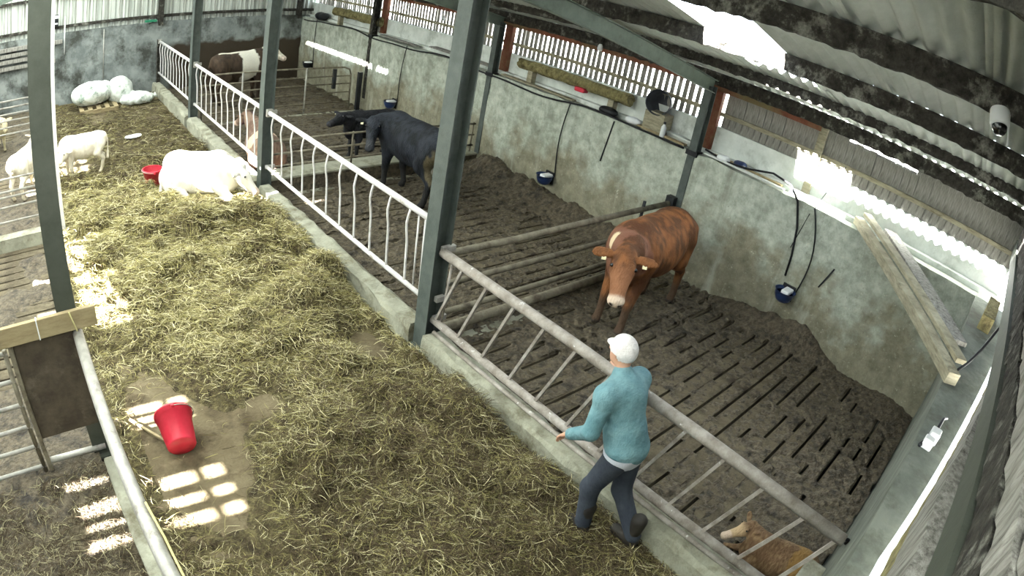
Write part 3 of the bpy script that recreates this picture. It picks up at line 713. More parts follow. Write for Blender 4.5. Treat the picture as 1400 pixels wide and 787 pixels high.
for k, (y0, y1, xx, zz, w, mt, lab) in enumerate([
        (4.65, 5.7, WX + .1, 1.985, .1, m_plank, 'pale offcut board on the ledge under the white bottle'),
        (4.62, 5.2, WX + .26, 2.03, .12, m_upst, 'whitish board at the back of the ledge by the green wall post'),
        (7.0, 8.9, WX + .1, 1.985, .12, m_timber, 'long grey board on the ledge below the long rough log'),
        (2.9, 4.3, WX + .08, 1.985, .08, m_upst, 'whitish board on the ledge beside the black hose'),
        (3.0, 4.2, WX + .22, 1.99, .09, m_plank, 'yellowish board at the back of the ledge beside the black hose'),
        (9.3, 11.4, WX + .2, 2.06, .22, m_board, 'flat dark board on the far ledge past the middle post'),
        (11.8, 13.5, WX + .14, 2.0, .14, m_board, 'dark board on the far ledge above the black cattle')]):
    beam_obj('ledge_board', (xx, y0, zz), (xx + .03, y1, zz + .01), w, .03, mt, lab, 'board')
def clutter(y, x, z, s, mat, label, cat):
    V, Q = sdf_arrays([('e', (x + rng.normal() * s * .3, y + rng.normal() * s * .5, z + s * .5), (s, s * rng.uniform(.8, 1.5), s * .7), None) for _ in range(4)], s * .22, s * .2)
    loc = Vector((x, y, z)); return tag(link(cat.replace(' ', '_'), np_mesh(cat, V - np.array(loc), Q, mat), None, loc), label, cat)
clutter(4.0, WX + .12, 1.99, .07, m_whitep, 'white crumpled wrapper on the ledge by the black hose', 'wrapper')
clutter(3.72, WX + .16, 1.99, .08, m_blue, 'small blue scrap on the ledge by the black hose', 'scrap')
clutter(5.75, WX + .12, 1.99, .08, m_whitep, 'white crumpled bag on the ledge below the log end', 'bag')
clutter(6.3, WX + .1, 1.98, .1, m_black, 'dark bundle of netting on the ledge under the log', 'netting')
clutter(17.0, WX + .2, 2.0, .16, m_black, 'black lump on the ledge near the back wall', 'bundle')
# hanging lamps and dome camera
def bulb(y, x, z, label):
    r = empty('ceiling_bulb', (x, y, z), label, 'lamp')
    MB().lathe([(.001, -.07), (.035, -.06), (.05, -.02), (.04, .03), (.02, .06), (.001, .06)], (x, y, z), n=14).build('globe', m_whitep, r, smooth=True)
    MB().tube([(x, y, z + .05), (x + .02, y, z + .3), (x + .05, y, roof_z(x) - .2)], .006, 5).build('flex', m_cable, r, smooth=True)
bulb(6.65, 4.62, 3.03, 'bare white bulb under the roof near the green rafter')
bulb(10.95, 4.6, 2.8, 'bare white bulb under the roof beyond the middle post')
r = empty('dome_camera', (-.0, .15, 4.06), 'small white dome security camera under the roof beam', 'camera')
MB().lathe([(.001, .09), (.06, .09), (.064, .08), (.064, .0), (.058, -.014), (.05, -.014)], (.0, .14, 4.02), (.55, .3, 1), 22).build('housing', m_whitep, r, smooth=True); hz = [o for o in bpy.data.objects if o.parent == r][-1]
MB().lathe([(.05, -.01), (.046, -.035), (.032, -.055), (.001, -.062)], (.0, .14, 4.02), (.55, .3, 1), 22).build('dome', m_dark, hz, smooth=True)
MB().tube([(.08, .1, 4.1), (.1, .08, 4.0), (.08, .06, 3.93)], .006, 5).build('lead', m_whitep, r, smooth=True)
# back wall fittings
r = empty('fuse_box', (-3.12, 17.95, 2.2), 'white and black switch box high on the back wall beside the olive post', 'switch box')
MB().box(-3.5, -3.02, 17.98, 18.06, 2.2, 2.52).build('case', m_black, r, bevel=.01)
MB().box(-3.5, -3.02, 17.96, 17.98, 2.42, 2.5).build('lid', m_whitep, r); MB().box(-3.5, -3.04, 17.96, 17.98, 2.26, 2.3).build('lid', m_whitep, r)
tag(MB().tube([(-2.83, 17.95, 2.45), (-2.83, 17.95, 1.4)], .02, 6).build('conduit', m_whitep, smooth=True), 'pale conduit down the back wall beside the switch box', 'pipe')
tag(MB().tube([(-1.66, 17.96, 1.95), (-1.66, 17.96, .55)], .016, 6).build('wall_pipe', m_galv, smooth=True), 'thin grey pipe down the back wall behind the white sacks', 'pipe')
for k, (z, x0, x1, lab) in enumerate(((1.78, -6.5, -2.9, 'topmost of the boards stacked along the back wall'), (1.62, -6.6, -3.2, 'second board from the top along the back wall'), (1.46, -6.4, -3.3, 'third board from the top along the back wall'), (1.28, -6.5, -3.1, 'lowest of the boards stacked along the back wall'))):
    tag(MB().box(x0, x1, 17.86, 17.99, z - .05, z + .05).build('stacked_board', m_board), lab, 'board', 'boards along the back wall')
tag(MB().box(-.45, -.1, 17.9, 17.99, 2.02, 2.08).build('green_box', M('green_plastic', G(40, 120, 90), rough=.5)), 'small green box at the top of the back wall', 'box')

# ------------------------------------------------------------------ buckets, sacks, pallet, litter
def bucket(loc, axis, label, name='red_bucket', h=.34, r0=.125, r1=.17, hang=1):
    r = empty(name, loc, label, 'bucket', 'red buckets in the passage')
    ax = np.array(axis, float); ax /= np.linalg.norm(ax); c = np.array(loc, float)
    if abs(ax[2]) > .9: base = c
    else: base = c + np.array((0, 0, r1 * .98)) - ax * h / 2
    sh = MB().lathe([(.001, 0), (r0 - .01, 0), (r0, .012), (r1 - .006, h - .05), (r1 + .004, h - .05), (r1 + .004, h - .02), (r1 + .014, h - .018), (r1 + .014, h), (r1 - .004, h)], base, ax, 28).build('shell', m_red, r, smooth=True)
    MB().lathe([(.001, .014), (r0 - .012, .014), (r1 - .008, h - .002)], base, ax, 28).build('inside', m_redin, r, smooth=True)
    d, a, b = frame(ax, (1, 0, 0)); top = base + d * (h - .03)
    pts = [top + (r1 + .012) * a * math.cos(t) + hang * (b * .96 * (r1 + .03) * math.sin(t)) + d * .02 * math.sin(t) for t in np.linspace(0, math.pi, 15)]
    MB().tube(pts, .005, 6).build('handle', m_galv, r, smooth=True)
    for e in (-1, 1): MB().box(*[q for i in range(3) for q in ((top + e * a * (r1 + .012))[i] - .014, (top + e * a * (r1 + .012))[i] + .014)]).build('lug', m_red, sh)
    return r
bucket((-2.93, 4.2, .0), (.10, .95, .28), 'red bucket tipped over beside the sun patches', h=.34, r0=.14, r1=.175)
bucket((-1.66, 10.4, .02), (0, 0, 1), 'red bucket standing upright beside the lying white cow', h=.32, r0=.13, r1=.18, hang=-1)
def sack(loc, r, rot, label, seed, sx=1.0):
    g = np.random.default_rng(seed); ca, sa = math.cos(rot), math.sin(rot); R = np.array([[ca, -sa, 0], [sa, ca, 0], [0, 0, 1.0]])
    pr = [('e', (0, 0, r[2] * .95), r, None)]
    for _ in range(9):
        a = g.uniform(0, 6.28); pr.append(('e', (r[0] * .62 * math.cos(a), r[1] * .62 * math.sin(a), r[2] * g.uniform(.5, 1.35)), (r[0] * g.uniform(.25, .45), r[1] * g.uniform(.25, .45), r[2] * g.uniform(.3, .5)), None))
    V, Q = sdf_arrays(pr, .03, .08); V = V @ R.T
    V[:, 2] = np.maximum(V[:, 2], 0) + .028 * np.sin(V[:, 0] * 23 + 3.5 * np.sin(V[:, 1] * 15 + seed)) * (V[:, 2] > .05)
    root = empty('feed_sack', loc, label, 'sack', 'white sacks by the back wall')
    sb = link('sack_body', np_mesh('sack_body', V, Q, m_sack), root, loc)
    e = R @ np.array([r[0] * 1.0, 0, r[2] * .9]); MB().lathe([(.02, -.06), (.05, 0), (.03, .05), (.08, .14), (.06, .15), (.02, .06)], np.array(loc) + e * .92, R @ np.array([1, 0, .5]), 12).build('tied_neck', m_sack, sb, smooth=True)
sack((-2.1, 16.95, .12), (.62, .42, .30), .3, 'large white bulging sack on the small pallet', 3)
sack((-1.28, 17.15, .0), (.42, .38, .36), 1.2, 'white upright sack between the pallet sack and the flat sack', 5)
sack((-.86, 16.75, .0), (.48, .33, .16), -.1, 'flat white sack lying nearest the white barrier', 8)
r = empty('pallet', (-2.0, 16.75, 0), 'small wooden pallet under the large white sack', 'pallet')
for k in range(5): MB().box(-2.5 + .24 * k, -2.38 + .24 * k, 16.3, 17.3, .1, .12).build('slat', m_plank, r)
for yy in (16.32, 16.8, 17.22): MB().box(-2.5, -1.42, yy, yy + .08, 0, .1).build('bearer', m_plank, r)
def crumple(loc, s, label, seed):
    V, Q = sdf_arrays([('e', (0, 0, .02), (s, s * .6, .03), None), ('e', (s * .5, s * .1, .03), (s * .5, s * .3, .03), None), ('e', (-s * .5, -s * .1, .02), (s * .5, s * .4, .025), None)], .012, .02)
    tag(link('paper_scrap', np_mesh('paper_scrap', V, Q, m_whitep), None, loc), label, 'litter')
crumple((-1.5, 13.43, .06), .2, 'white scrap of paper on the passage towards the back', 2)
# ------------------------------------------------------------------ cattle: one continuous body each
m_coat = M('coat', (1, 1, 1, 1), rough=.7, tint=True, bump=.02, bscale=26, spec=.22, stretch=(1.6, 1.6, .8))
m_coatw = M('white_coat', (1, 1, 1, 1), rough=.85, tint=True, bump=.012, bscale=26, spec=.2, stretch=(1.6, 1.6, .8))
m_eye = M('animal_eye', G(12, 10, 10), rough=.15, spec=.8)
m_tagy = M('yellow_ear_tag', G(226, 216, 176), rough=.5)
def head_prims(P, Mz, s=1.0, ear=(.0, 1.0, .12)):
    """P poll, Mz nose tip (local). returns prims and frame"""
    P = np.array(P, float); Mz = np.array(Mz, float)
    u = (Mz - P) / np.linalg.norm(Mz - P); sd_ = np.cross(u, (0, 0, 1.0)); sd_ /= np.linalg.norm(sd_); w = np.cross(sd_, u); L = np.linalg.norm(Mz - P)
    A = np.stack([u, sd_, w], 1)
    pr = [('e', P + u * .14 * s - w * .02 * s, (.17 * s, .118 * s, .125 * s), A, .04 * s),
          ('c', P + u * .16 * s - w * .03 * s, Mz - u * .06 * s - w * .02 * s, .105 * s, .066 * s, .03 * s),
          ('e', P + u * .15 * s - w * .10 * s, (.13 * s, .08 * s, .08 * s), A, .04 * s),
          ('e', Mz - u * .05 * s - w * .02 * s, (.06 * s, .082 * s, .062 * s), A, .03 * s),
          ('c', P + u * .15 * s - w * .12 * s, Mz - u * .08 * s - w * .07 * s, .055 * s, .04 * s, .03 * s)]
    for e in (-1, 1):
        pr.append(('e', P + u * .155 * s + sd_ * e * .088 * s + w * .055 * s, (.04 * s, .026 * s, .03 * s), A, .02 * s))
        d = sd_ * e * ear[1] + u * ear[0] + w * ear[2]; d /= np.linalg.norm(d)
        c = P + u * .045 * s + sd_ * e * .10 * s + w * .01 * s
        B = np.stack([d, np.cross(w, d) / np.linalg.norm(np.cross(w, d)), np.cross(d, np.cross(w, d) / np.linalg.norm(np.cross(w, d)))], 1)
        pr.append(('e', c + d * .105 * s, (.115 * s, .055 * s, .022 * s), B, .02 * s))
    return pr, (u, sd_, w)
def finish(root, V, Q, T, col, mat, P, u, sd_, w, hs, tags=None):
    """V local -> world with T, colours by local position, then eyes, nostrils, ear tags"""
    W = T(V); loc = WL[root.name]
    body = link('body', np_mesh('body', W - np.array(loc), Q, mat, col), root, loc)
    for e in (-1, 1):
        c = T((P + u * .165 * hs + sd_ * e * .108 * hs + w * .062 * hs)[None])[0]
        k = T.s * hs
        MB().lathe([(.001, -.02 * k), (.016 * k, -.01 * k), (.02 * k, 0), (.016 * k, .01 * k), (.001, .02 * k)], c, (0, 0, 1), 10).build('eye', m_eye, root, smooth=True)
        if tags is not None and (tags == 2 or tags == e):
            t = T((P + u * .07 * hs + sd_ * e * .19 * hs + w * .022 * hs)[None])[0]; d = T.R @ u; d2 = T.R @ sd_
            MB().bar(t, t + d * .055 * k, .042 * k, .006, up=np.cross(d, d2)).build('ear_tag', m_tagy, body)
class TF:
    def __init__(s, loc, heading, sc):
        a = math.radians(heading); s.R = np.array([[math.cos(a), -math.sin(a), 0], [math.sin(a), math.cos(a), 0], [0, 0, 1.0]]); s.s = sc; s.t = np.array(loc, float)
    def __call__(s, V): return (V * s.s) @ s.R.T + s.t
    def inv(s, p): return ((np.array(p, float) - s.t) @ s.R) / s.s
def cow(name, label, cat, loc, heading, sc, poll, muz, coat, mat=None, feet=None, hs=1.0, res=.024, tags=None, group=None, lean=1.0, ear=(.0, 1.0, .12), tail=True, udder=None):
    T = TF(loc, heading, sc); root = empty(name, loc, label, cat, group)
    P, Mz = T.inv(poll), T.inv(muz); l = lean
    ft = dict(fl=(.52, .17), fr=(.52, -.17), hl=(-.62, .18), hr=(-.62, -.18)); ft.update(feet or {})
    pr = [('c', (-.5, 0, 1.02), (.45, 0, .98), .27 * l, .30 * l, .1), ('e', (-.02, 0, .90), (.62, .335 * l, .37), None, .1),
          ('e', (-.55, 0, 1.04), (.29, .285 * l, .25), None, .1), ('e', (.46, 0, 1.0), (.27, .265 * l, .33), None, .1),
          ('e', (.62, 0, .80), (.2, .17, .24), None, .1), ('c', (-.75, 0, 1.16), (.5, 0, 1.25), .06, .06, .12),
          ('e', (-.62, .2 * l, 1.12), (.09, .07, .06), None, .08), ('e', (-.62, -.2 * l, 1.12), (.09, .07, .06), None, .08)]
    nb = np.array((.58, 0, 1.06)); mid = (nb + P) / 2 + np.array((0, 0, -.02))
    pr += [('c', nb, mid, .235, .185, .1), ('c', mid, P - np.array((0, 0, .04)), .185, .115, .07), ('c', (.66, 0, .84), mid + np.array((.02, 0, -.12)), .15, .10, .1)]
    for k, sy in (('hl', 1), ('hr', -1)):
        fx, fy = ft[k]; dx = fx + .62; dy = fy - sy * .18
        pr += [('c', (-.56, sy * .16, .94), (-.46 + dx * .3, sy * .2 + dy * .2, .70), .19, .14, .06),
               ('c', (-.46 + dx * .3, sy * .2 + dy * .2, .70), (-.70 + dx * .7, sy * .18 + dy * .6, .46), .12, .065, .05),
               ('c', (-.70 + dx * .7, sy * .18 + dy * .6, .46), (fx - .03, fy, .13), .062, .046, .03),
               ('c', (fx - .03, fy, .13), (fx + .02, fy, .05), .05, .055, .02), ('e', (fx + .03, fy, .035), (.075, .055, .035), None, .02)]
    for k, sy in (('fl', 1), ('fr', -1)):
        fx, fy = ft[k]; dx = fx - .52; dy = fy - sy * .17
        pr += [('c', (.5, sy * .17, .92), (.47 + dx * .2, sy * .17 + dy * .2, .64), .16, .10, .06),
               ('c', (.47 + dx * .2, sy * .17 + dy * .2, .64), (.51 + dx * .6, sy * .165 + dy * .6, .37), .095, .062, .04),
               ('c', (.51 + dx * .6, sy * .165 + dy * .6, .37), (fx - .02, fy, .12), .056, .043, .03),
               ('c', (fx - .02, fy, .12), (fx + .02, fy, .05), .048, .055, .02), ('e', (fx + .03, fy, .035), (.07, .055, .035), None, .02)]
    if tail: pr += [('c', (-.78, 0, 1.12), (-.86, .02, .98), .05, .035, .05), ('c', (-.86, .02, .98), (-.85, .05, .6), .03, .022, .02), ('c', (-.85, .05, .6), (-.83, .06, .42), .035, .045, .03)]
    if udder: pr += [('e', (-.35, 0, .6), (.2, .16, .12), None, .05)]
    hp, (u, sd_, w) = head_prims(P, Mz, hs, ear); pr += hp
    V, Q = sdf_arrays(pr, res / sc if sc > .8 else res, .06)
    finish(root, V, Q, T, coat(V, P, u, sd_, w, hs), mat or m_coat, P, u, sd_, w, hs, tags); return root
def lying(name, label, cat, loc, heading, sc, poll, muz, coat, mat=None, hs=1.0, res=.024, tags=None, ear=(.0, 1.0, .12), side=1):
    T = TF(loc, heading, sc); root = empty(name, loc, label, cat); P, Mz = T.inv(poll), T.inv(muz); s = side
    pr = [('e', (-.05, 0, .40), (.78, .42, .40), None, .1), ('e', (-.5, .02 * s, .46), (.36, .36, .36), None, .1), ('e', (.42, 0, .50), (.32, .30, .38), None, .1),
          ('c', (-.7, 0, .62), (.5, 0, .84), .1, .09, .15), ('e', (-.48, s * .30, .34), (.34, .17, .28), None, .08), ('e', (-.5, -s * .28, .26), (.34, .16, .22), None, .08),
          ('c', (-.5, s * .34, .2), (-.1, s * .44, .1), .13, .07, .05), ('c', (-.1, s * .44, .1), (-.42, s * .5, .07), .065, .05, .03), ('e', (-.47, s * .5, .05), (.08, .05, .045), None, .02),
          ('c', (.45, s * .24, .34), (.82, s * .28, .14), .13, .07, .05), ('c', (.82, s * .28, .14), (.5, s * .36, .07), .065, .048, .03), ('e', (.46, s * .37, .05), (.07, .05, .045), None, .02),
          ('c', (.45, -s * .22, .3), (.85, -s * .2, .12), .12, .07, .05), ('c', (.85, -s * .2, .12), (1.08, -s * .22, .06), .06, .045, .03), ('e', (1.12, -s * .22, .045), (.07, .05, .04), None, .02),
          ('e', (.62, 0, .38), (.22, .2, .24), None, .1), ('c', (-.82, 0, .5), (-.9, s * .12, .12), .04, .03, .05), ('c', (-.9, s * .12, .12), (-.8, s * .3, .05), .03, .04, .02)]
    nb = np.array((.52, 0, .62)); mid = (nb + P) / 2
    pr += [('c', nb, mid, .24, .18, .1), ('c', mid, P, .18, .115, .07)]
    hp, (u, sd_, w) = head_prims(P, Mz, hs, ear); pr += hp
    V, Q = sdf_arrays(pr, res / sc if sc > .8 else res, .06); V = V[:, :]; V[:, 2] = np.maximum(V[:, 2], .0)
    finish(root, V, Q, T, coat(V, P, u, sd_, w, hs), mat or m_coat, P, u, sd_, w, hs, tags); return root
def mixc(a, b, t): return a * (1 - t[:, None]) + np.array(b)[None] * t[:, None]
def sst(x, a, b):
    t = np.clip((x - a) / (b - a), 0, 1); return t * t * (3 - 2 * t)
def C3(*c): return np.array(srgb(*c)[:3])
def n3(V, s, seed): return vnoise3(V, s, seed)
def coat_fn(base, dark, muzzle, lower=None, blaze=None, patch=None, hoof=(52, 46, 40), face=None):
    B, Dk, Mu = C3(*base), C3(*dark), C3(*muzzle)
    def f(V, P, u, sd_, w, hs):
        n = n3(V, .22, 3) * .5 + n3(V * np.array((1.4, 1.4, .6)), .07, 9) * .5
        c = mixc(np.repeat(B[None], len(V), 0), Dk, sst(n, .32, .68))
        if lower is not None: c = mixc(c, C3(*lower), sst(-V[:, 2] + (n - .5) * .3, -.5, -.28))
        if patch is not None:
            for (cc, rr, colr) in patch: c = mixc(c, C3(*colr), sst(-(np.linalg.norm((V - np.array(cc)) / np.array(rr), axis=1) + (n - .5) * .5), -1.05, -.95))
        q = V - P; a = q @ u; b = q @ sd_; h = q @ w; hd = np.linalg.norm(q - np.outer(np.clip(a, 0, .6), u), axis=1) < .2 * hs
        L = a.max() if False else .46 * hs
        if face is not None: c = mixc(c, C3(*face), sst(a, .1 * hs, .26 * hs) * hd)
        if blaze is not None: c = mixc(c, C3(*blaze), sst(-np.abs(b), -.05 * hs, -.03 * hs) * (a > .05 * hs) * (h > .02 * hs) * hd)
        c = mixc(c, Mu, sst(a, .40 * hs, .45 * hs) * hd)
        nose = np.minimum(np.linalg.norm(q - (u * .5 * hs + sd_ * .035 * hs), axis=1), np.linalg.norm(q - (u * .5 * hs - sd_ * .035 * hs), axis=1))
        c = mixc(c, C3(40, 30, 28), sst(-nose, -.03 * hs, -.018 * hs) * hd)
        return mixc(c, C3(*hoof), sst(-V[:, 2], -.07, -.055))
    return f
brown = coat_fn((138, 90, 54), (88, 56, 36), (226, 204, 184), lower=(84, 66, 52), face=(156, 108, 78), patch=[((.82, 0, 1.02), (.34, .36, .34), (128, 88, 70)), ((.87, -.14, 1.14), (.16, .11, .17), (232, 210, 176))])
def fx(p): return p
cow('brown_cow', 'brown cow with pale muzzle facing the camera by the pen divider', 'cow', (2.98, 3.80, 0), 187, 1.06, (1.84, 3.44, 1.28), (1.53, 3.2, .80), brown,
    feet=dict(fl=(.70, .2), fr=(.68, -.14), hl=(-.68, .2), hr=(-.52, -.16)), hs=1.16, tags=2, ear=(.1, 1.0, .05), lean=1.08)
black = coat_fn((20, 21, 25), (36, 37, 42), (46, 46, 50), lower=(38, 38, 38), hoof=(30, 28, 26))
blackm = coat_fn((19, 21, 25), (40, 44, 52), (52, 54, 58), lower=(40, 40, 40), hoof=(30, 28, 26), patch=[((-.7, 0, .75), (.2, .35, .4), (92, 84, 64)), ((-.45, 0, .62), (.2, .16, .12), (196, 190, 180))])
cow('black_cow', 'black cow standing nearest the tall middle post with a white ear tag', 'cow', (2.34, 8.22, 0), 96, 1.03, (1.88, 8.86, 1.22), (1.60, 8.48, .82), blackm, feet=dict(fl=(.54, .16), fr=(.40, -.17), hl=(-.52, .18), hr=(-.46, -.16)), tags=1, udder=True)
cow('black_cow', 'black cow behind the kerb with its head raised to the left', 'cow', (2.72, 10.3, 0), 184, .74, (2.0, 10.1, .98), (1.58, 9.98, .86), black, tags=1, hs=1.12)
white = coat_fn((236, 232, 222), (222, 216, 204), (196, 180, 168), hoof=(120, 110, 98))
creamw = coat_fn((232, 226, 210), (214, 206, 188), (200, 176, 164), lower=(206, 196, 172), hoof=(120, 110, 98))
lying('white_cow', 'big white cow lying on the hay beside the kerb', 'cow', (-1.0, 9.5, .08), -46, .84, (-.52, 8.92, .62), (-.27, 8.70, .26), white, m_coatw, hs=1.1, ear=(-.2, 1.0, -.1), side=-1)
cow('white_calf', 'white calf standing with lowered head in the passage', 'calf', (-2.82, 11.66, .02), 188, .60, (-3.18, 11.5, .62), (-3.34, 11.36, .42), creamw, m_coatw, hs=1.25, feet=dict(fl=(.44, .15), fr=(.55, -.15), hl=(-.55, .15), hr=(-.68, -.15)))
cow('white_calf', 'white calf half hidden behind the olive post in the side pen', 'calf', (-3.98, 11.3, .02), 60, .64, (-3.78, 11.95, .86), (-3.62, 12.2, .66), creamw, m_coatw, hs=1.25)
cow('cream_calf', 'cream calf standing behind the far side-pen rails', 'calf', (-4.72, 14.6, .02), 285, .58, (-4.52, 14.05, .80), (-4.46, 13.86, .58), coat_fn((206, 196, 166), (176, 166, 134), (196, 170, 150)), hs=1.25)
tan = coat_fn((140, 118, 104), (108, 86, 74), (214, 190, 176), patch=[((-.2, 0, .5), (.25, .5, .5), (206, 180, 158)), ((.95, 0, .7), (.4, .35, .4), (96, 70, 72))], hoof=(70, 60, 52))
lying('tan_cow', 'tan and white cow lying just behind the white barrier', 'cow', (.58, 10.7, .02), 82, .8, (.5, 11.4, .80), (.36, 11.72, .56), tan, side=-1)
pied = coat_fn((72, 58, 46), (54, 44, 36), (196, 180, 168), patch=[((.15, 0, 1.0), (.28, .6, .6), (222, 218, 206)), ((.9, 0, 1.15), (.35, .4, .4), (218, 212, 196)), ((-.3, 0, 1.36), (.5, .12, .1), (216, 210, 196))], hoof=(52, 46, 40))
cow('pied_cow', 'dark brown and white cow standing in the far pen', 'cow', (1.75, 15.6, 0), 8, 1.02, (2.62, 15.7, 1.4), (3.0, 15.42, 1.1), pied)
redc = coat_fn((134, 110, 82), (106, 82, 60), (206, 186, 168), face=(190, 164, 130), patch=[((-.4, .1, .6), (.3, .4, .3), (136, 106, 62))], hoof=(60, 50, 44))
lying('young_calf', 'small tan calf curled up behind the near end of the slanted-bar rail', 'calf', (.52, .2, .0), 112, .44, (.46, .55, .37), (.24, .71, .27), redc, hs=1.1, ear=(-.5, 1.0, .5), res=.02)

# ------------------------------------------------------------------ the person by the barrier: teal top, pale hem, dark trousers
def person():
    ox, oy = -.36, 1.5
    root = empty('person', (ox, oy, 0), 'person in a teal jacket and dark trousers walking along the slanted-bar rail', 'person')
    m_skin = M('skin', G(196, 150, 126), G(206, 162, 138), 8, .6)
    m_jack = M('teal_jacket', G(98, 136, 146), G(120, 156, 164), 6, .85, .03, 9, c3=G(84, 124, 134), s3=5)
    m_hem = M('pale_hem', G(196, 202, 216), G(212, 216, 228), 8, .85, .004, 40)
    m_trou = M('dark_trousers', G(50, 56, 68), G(64, 70, 80), 6, .9, .006, 30)
    m_boot = M('dark_boots', G(40, 38, 36), G(54, 50, 46), 8, .6)
    m_hair = M('white_cap', G(214, 208, 208), G(232, 228, 228), 14, .9, .006, 60)
    A = lambda *p: np.array(p, float) + np.array((ox, oy, 0))
    hipL, hipR = A(-.09, .08, .90), A(.09, .08, .90); knL, knR = A(-.10, .20, .50), A(.10, .03, .49); anL, anR = A(-.10, .16, .10), A(.10, -.22, .13)
    pel = A(0, .08, .95); wst = A(0, .14, 1.10); chs = A(.01, .25, 1.34); nk = A(.03, .33, 1.50); hd = A(.05, .40, 1.645)
    shL, shR = A(-.18, .28, 1.41), A(.20, .28, 1.41); elL, elR = A(-.27, .26, 1.13), A(.29, .38, 1.15); wrL, wrR = A(-.24, .44, .96), A(.35, .52, 1.22)
    # continuous body: torso, limbs, neck, head with face, hands with fingers
    pr = [('e', pel, (.165, .115, .12), None, .06), ('c', pel, wst, .125, .12, .06), ('c', wst, chs, .125, .135, .06), ('e', chs + np.array((0, 0, .0)), (.17, .115, .16), None, .06),
          ('c', shL, shR, .075, .075, .06), ('c', chs + np.array((0, .02, .1)), nk, .075, .055, .04), ('c', nk, hd, .052, .055, .03)]
    for h_, k_, a_ in ((hipL, knL, anL), (hipR, knR, anR)):
        pr += [('c', h_, k_, .088, .058, .04), ('c', k_, k_ * .55 + a_ * .45 + np.array((0, -.015, 0)), .056, .056, .03), ('c', k_ * .55 + a_ * .45, a_, .054, .036, .03), ('c', a_, a_ + np.array((0, .14, -.06)), .036, .032, .02)]
    for s_, e_, w_ in ((shL, elL, wrL), (shR, elR, wrR)):
        pr += [('c', s_, e_, .056, .042, .03), ('c', e_, w_, .041, .027, .02)]
    fw = np.array((.1, .98, -.12)); fw /= np.linalg.norm(fw); sd_ = np.cross(fw, (0, 0, 1.0)); sd_ /= np.linalg.norm(sd_); up = np.cross(sd_, fw); HF = np.stack([fw, sd_, up], 1)
    pr += [('e', hd, (.098, .076, .118), HF, .02), ('e', hd + fw * .03 - up * .06, (.062, .056, .06), HF, .02), ('c', hd + fw * .092 + up * .012, hd + fw * .112 - up * .022, .012, .016, .012),
           ('e', hd + fw * .088 - up * .058, (.018, .026, .008), HF, .01), ('e', hd + fw * .07 - up * .098, (.026, .026, .02), HF, .02)]
    for e in (-1, 1):
        pr += [('e', hd + sd_ * e * .076 - fw * .008, (.02, .01, .032), HF, .008), ('e', hd + fw * .08 + sd_ * e * .03 + up * .022, (.014, .016, .009), HF, .008)]
    for s_, e_, w_, sg in ((shL, elL, wrL, -1), (shR, elR, wrR, 1)):
        d = (w_ - e_) / np.linalg.norm(w_ - e_); a = np.cross(d, (0, 0, 1.0)); a /= np.linalg.norm(a); b = np.cross(a, d); HB = np.stack([d, a, b], 1)
        pl = w_ + d * .055; pr.append(('e', pl, (.052, .042, .019), HB, .015))
        for q, (o, ln) in enumerate(((-.031, .062), (-.010, .074), (.011, .070), (.031, .055))):
            k0 = pl + d * .042 + a * o; k1 = k0 + d * ln * .55 - b * .012; k2 = k1 + d * ln * .35 - b * ln * .45
            pr += [('c', k0, k1, .0105, .0095, .006), ('c', k1, k2, .0095, .0085, .004)]
        t0 = w_ + d * .03 - a * sg * .03; t1 = t0 + d * .035 - a * sg * .03 - b * .008; pr += [('c', t0, t1, .013, .011, .008), ('c', t1, t1 + d * .03 - b * .01, .011, .009, .004)]
    V, Q = sdf_arrays(pr, .0095, .03); loc = np.array(WL[root.name])
    link('body', np_mesh('body', V - loc, Q, m_skin), root, loc)
    for e in (-1, 1): MB().lathe([(.001, -.009), (.009, 0), (.001, .009)], hd + fw * .092 + sd_ * e * .03 + up * .018, (0, 0, 1), 8).build('eye', m_eye, root, smooth=True)
    def wear(name, prims, mat, cut=None, res=.014):
        V, Q = sdf_arrays(prims, res, .04)
        if cut is not None:
            keep = cut(V)[Q].all(1); Q = Q[keep]
        return link(name, np_mesh(name, V - loc, Q, mat), root, loc)
    wear('trousers', [('e', pel, (.185, .135, .13), None, .05)] + [q for h_, k_, a_ in ((hipL, knL, anL), (hipR, knR, anR)) for q in (('c', h_, k_, .108, .078, .04), ('c', k_, a_ + np.array((0, -.01, .02)), .078, .070, .04))], m_trou)
    wear('jacket', [('c', pel + np.array((0, 0, .03)), wst, .158, .152, .06), ('e', pel + np.array((0, 0, .05)), (.2, .15, .12), None, .05), ('c', wst, chs, .152, .16, .06), ('e', chs, (.2, .142, .18), None, .06), ('c', shL, shR, .098, .098, .06), ('c', chs + np.array((0, .03, .1)), nk, .1, .076, .04)]
         + [q for s_, e_, w_ in ((shL, elL, wrL), (shR, elR, wrR)) for q in (('c', s_, e_, .078, .064, .03), ('c', e_, w_ * .97 + e_ * .03, .062, .047, .03))], m_jack)
    wear('hem', [('e', pel + np.array((0, -.003, .03)), (.203, .156, .2), None, .03)], m_hem, cut=lambda V: (V[:, 2] > .855) & (V[:, 2] < .985))
    for a_ in (anL, anR):
        b_ = wear('boot', [('c', a_ + np.array((0, -.01, .2)), a_ + np.array((0, 0, -.02)), .068, .06, .02), ('c', a_ + np.array((0, -.03, -.045)), a_ + np.array((0, .16, -.056)), .056, .05, .03)], m_boot)
    wear('cap', [('e', hd + up * .022 - fw * .012, (.112, .09, .112), HF, .02), ('e', hd + up * .035 + fw * .085, (.06, .06, .014), HF, .02)], m_hair, cut=lambda V: ((V - hd) @ up > -.01) | (((V - hd) @ fw < -.02) & ((V - hd) @ up > -.05)), res=.01)
person()
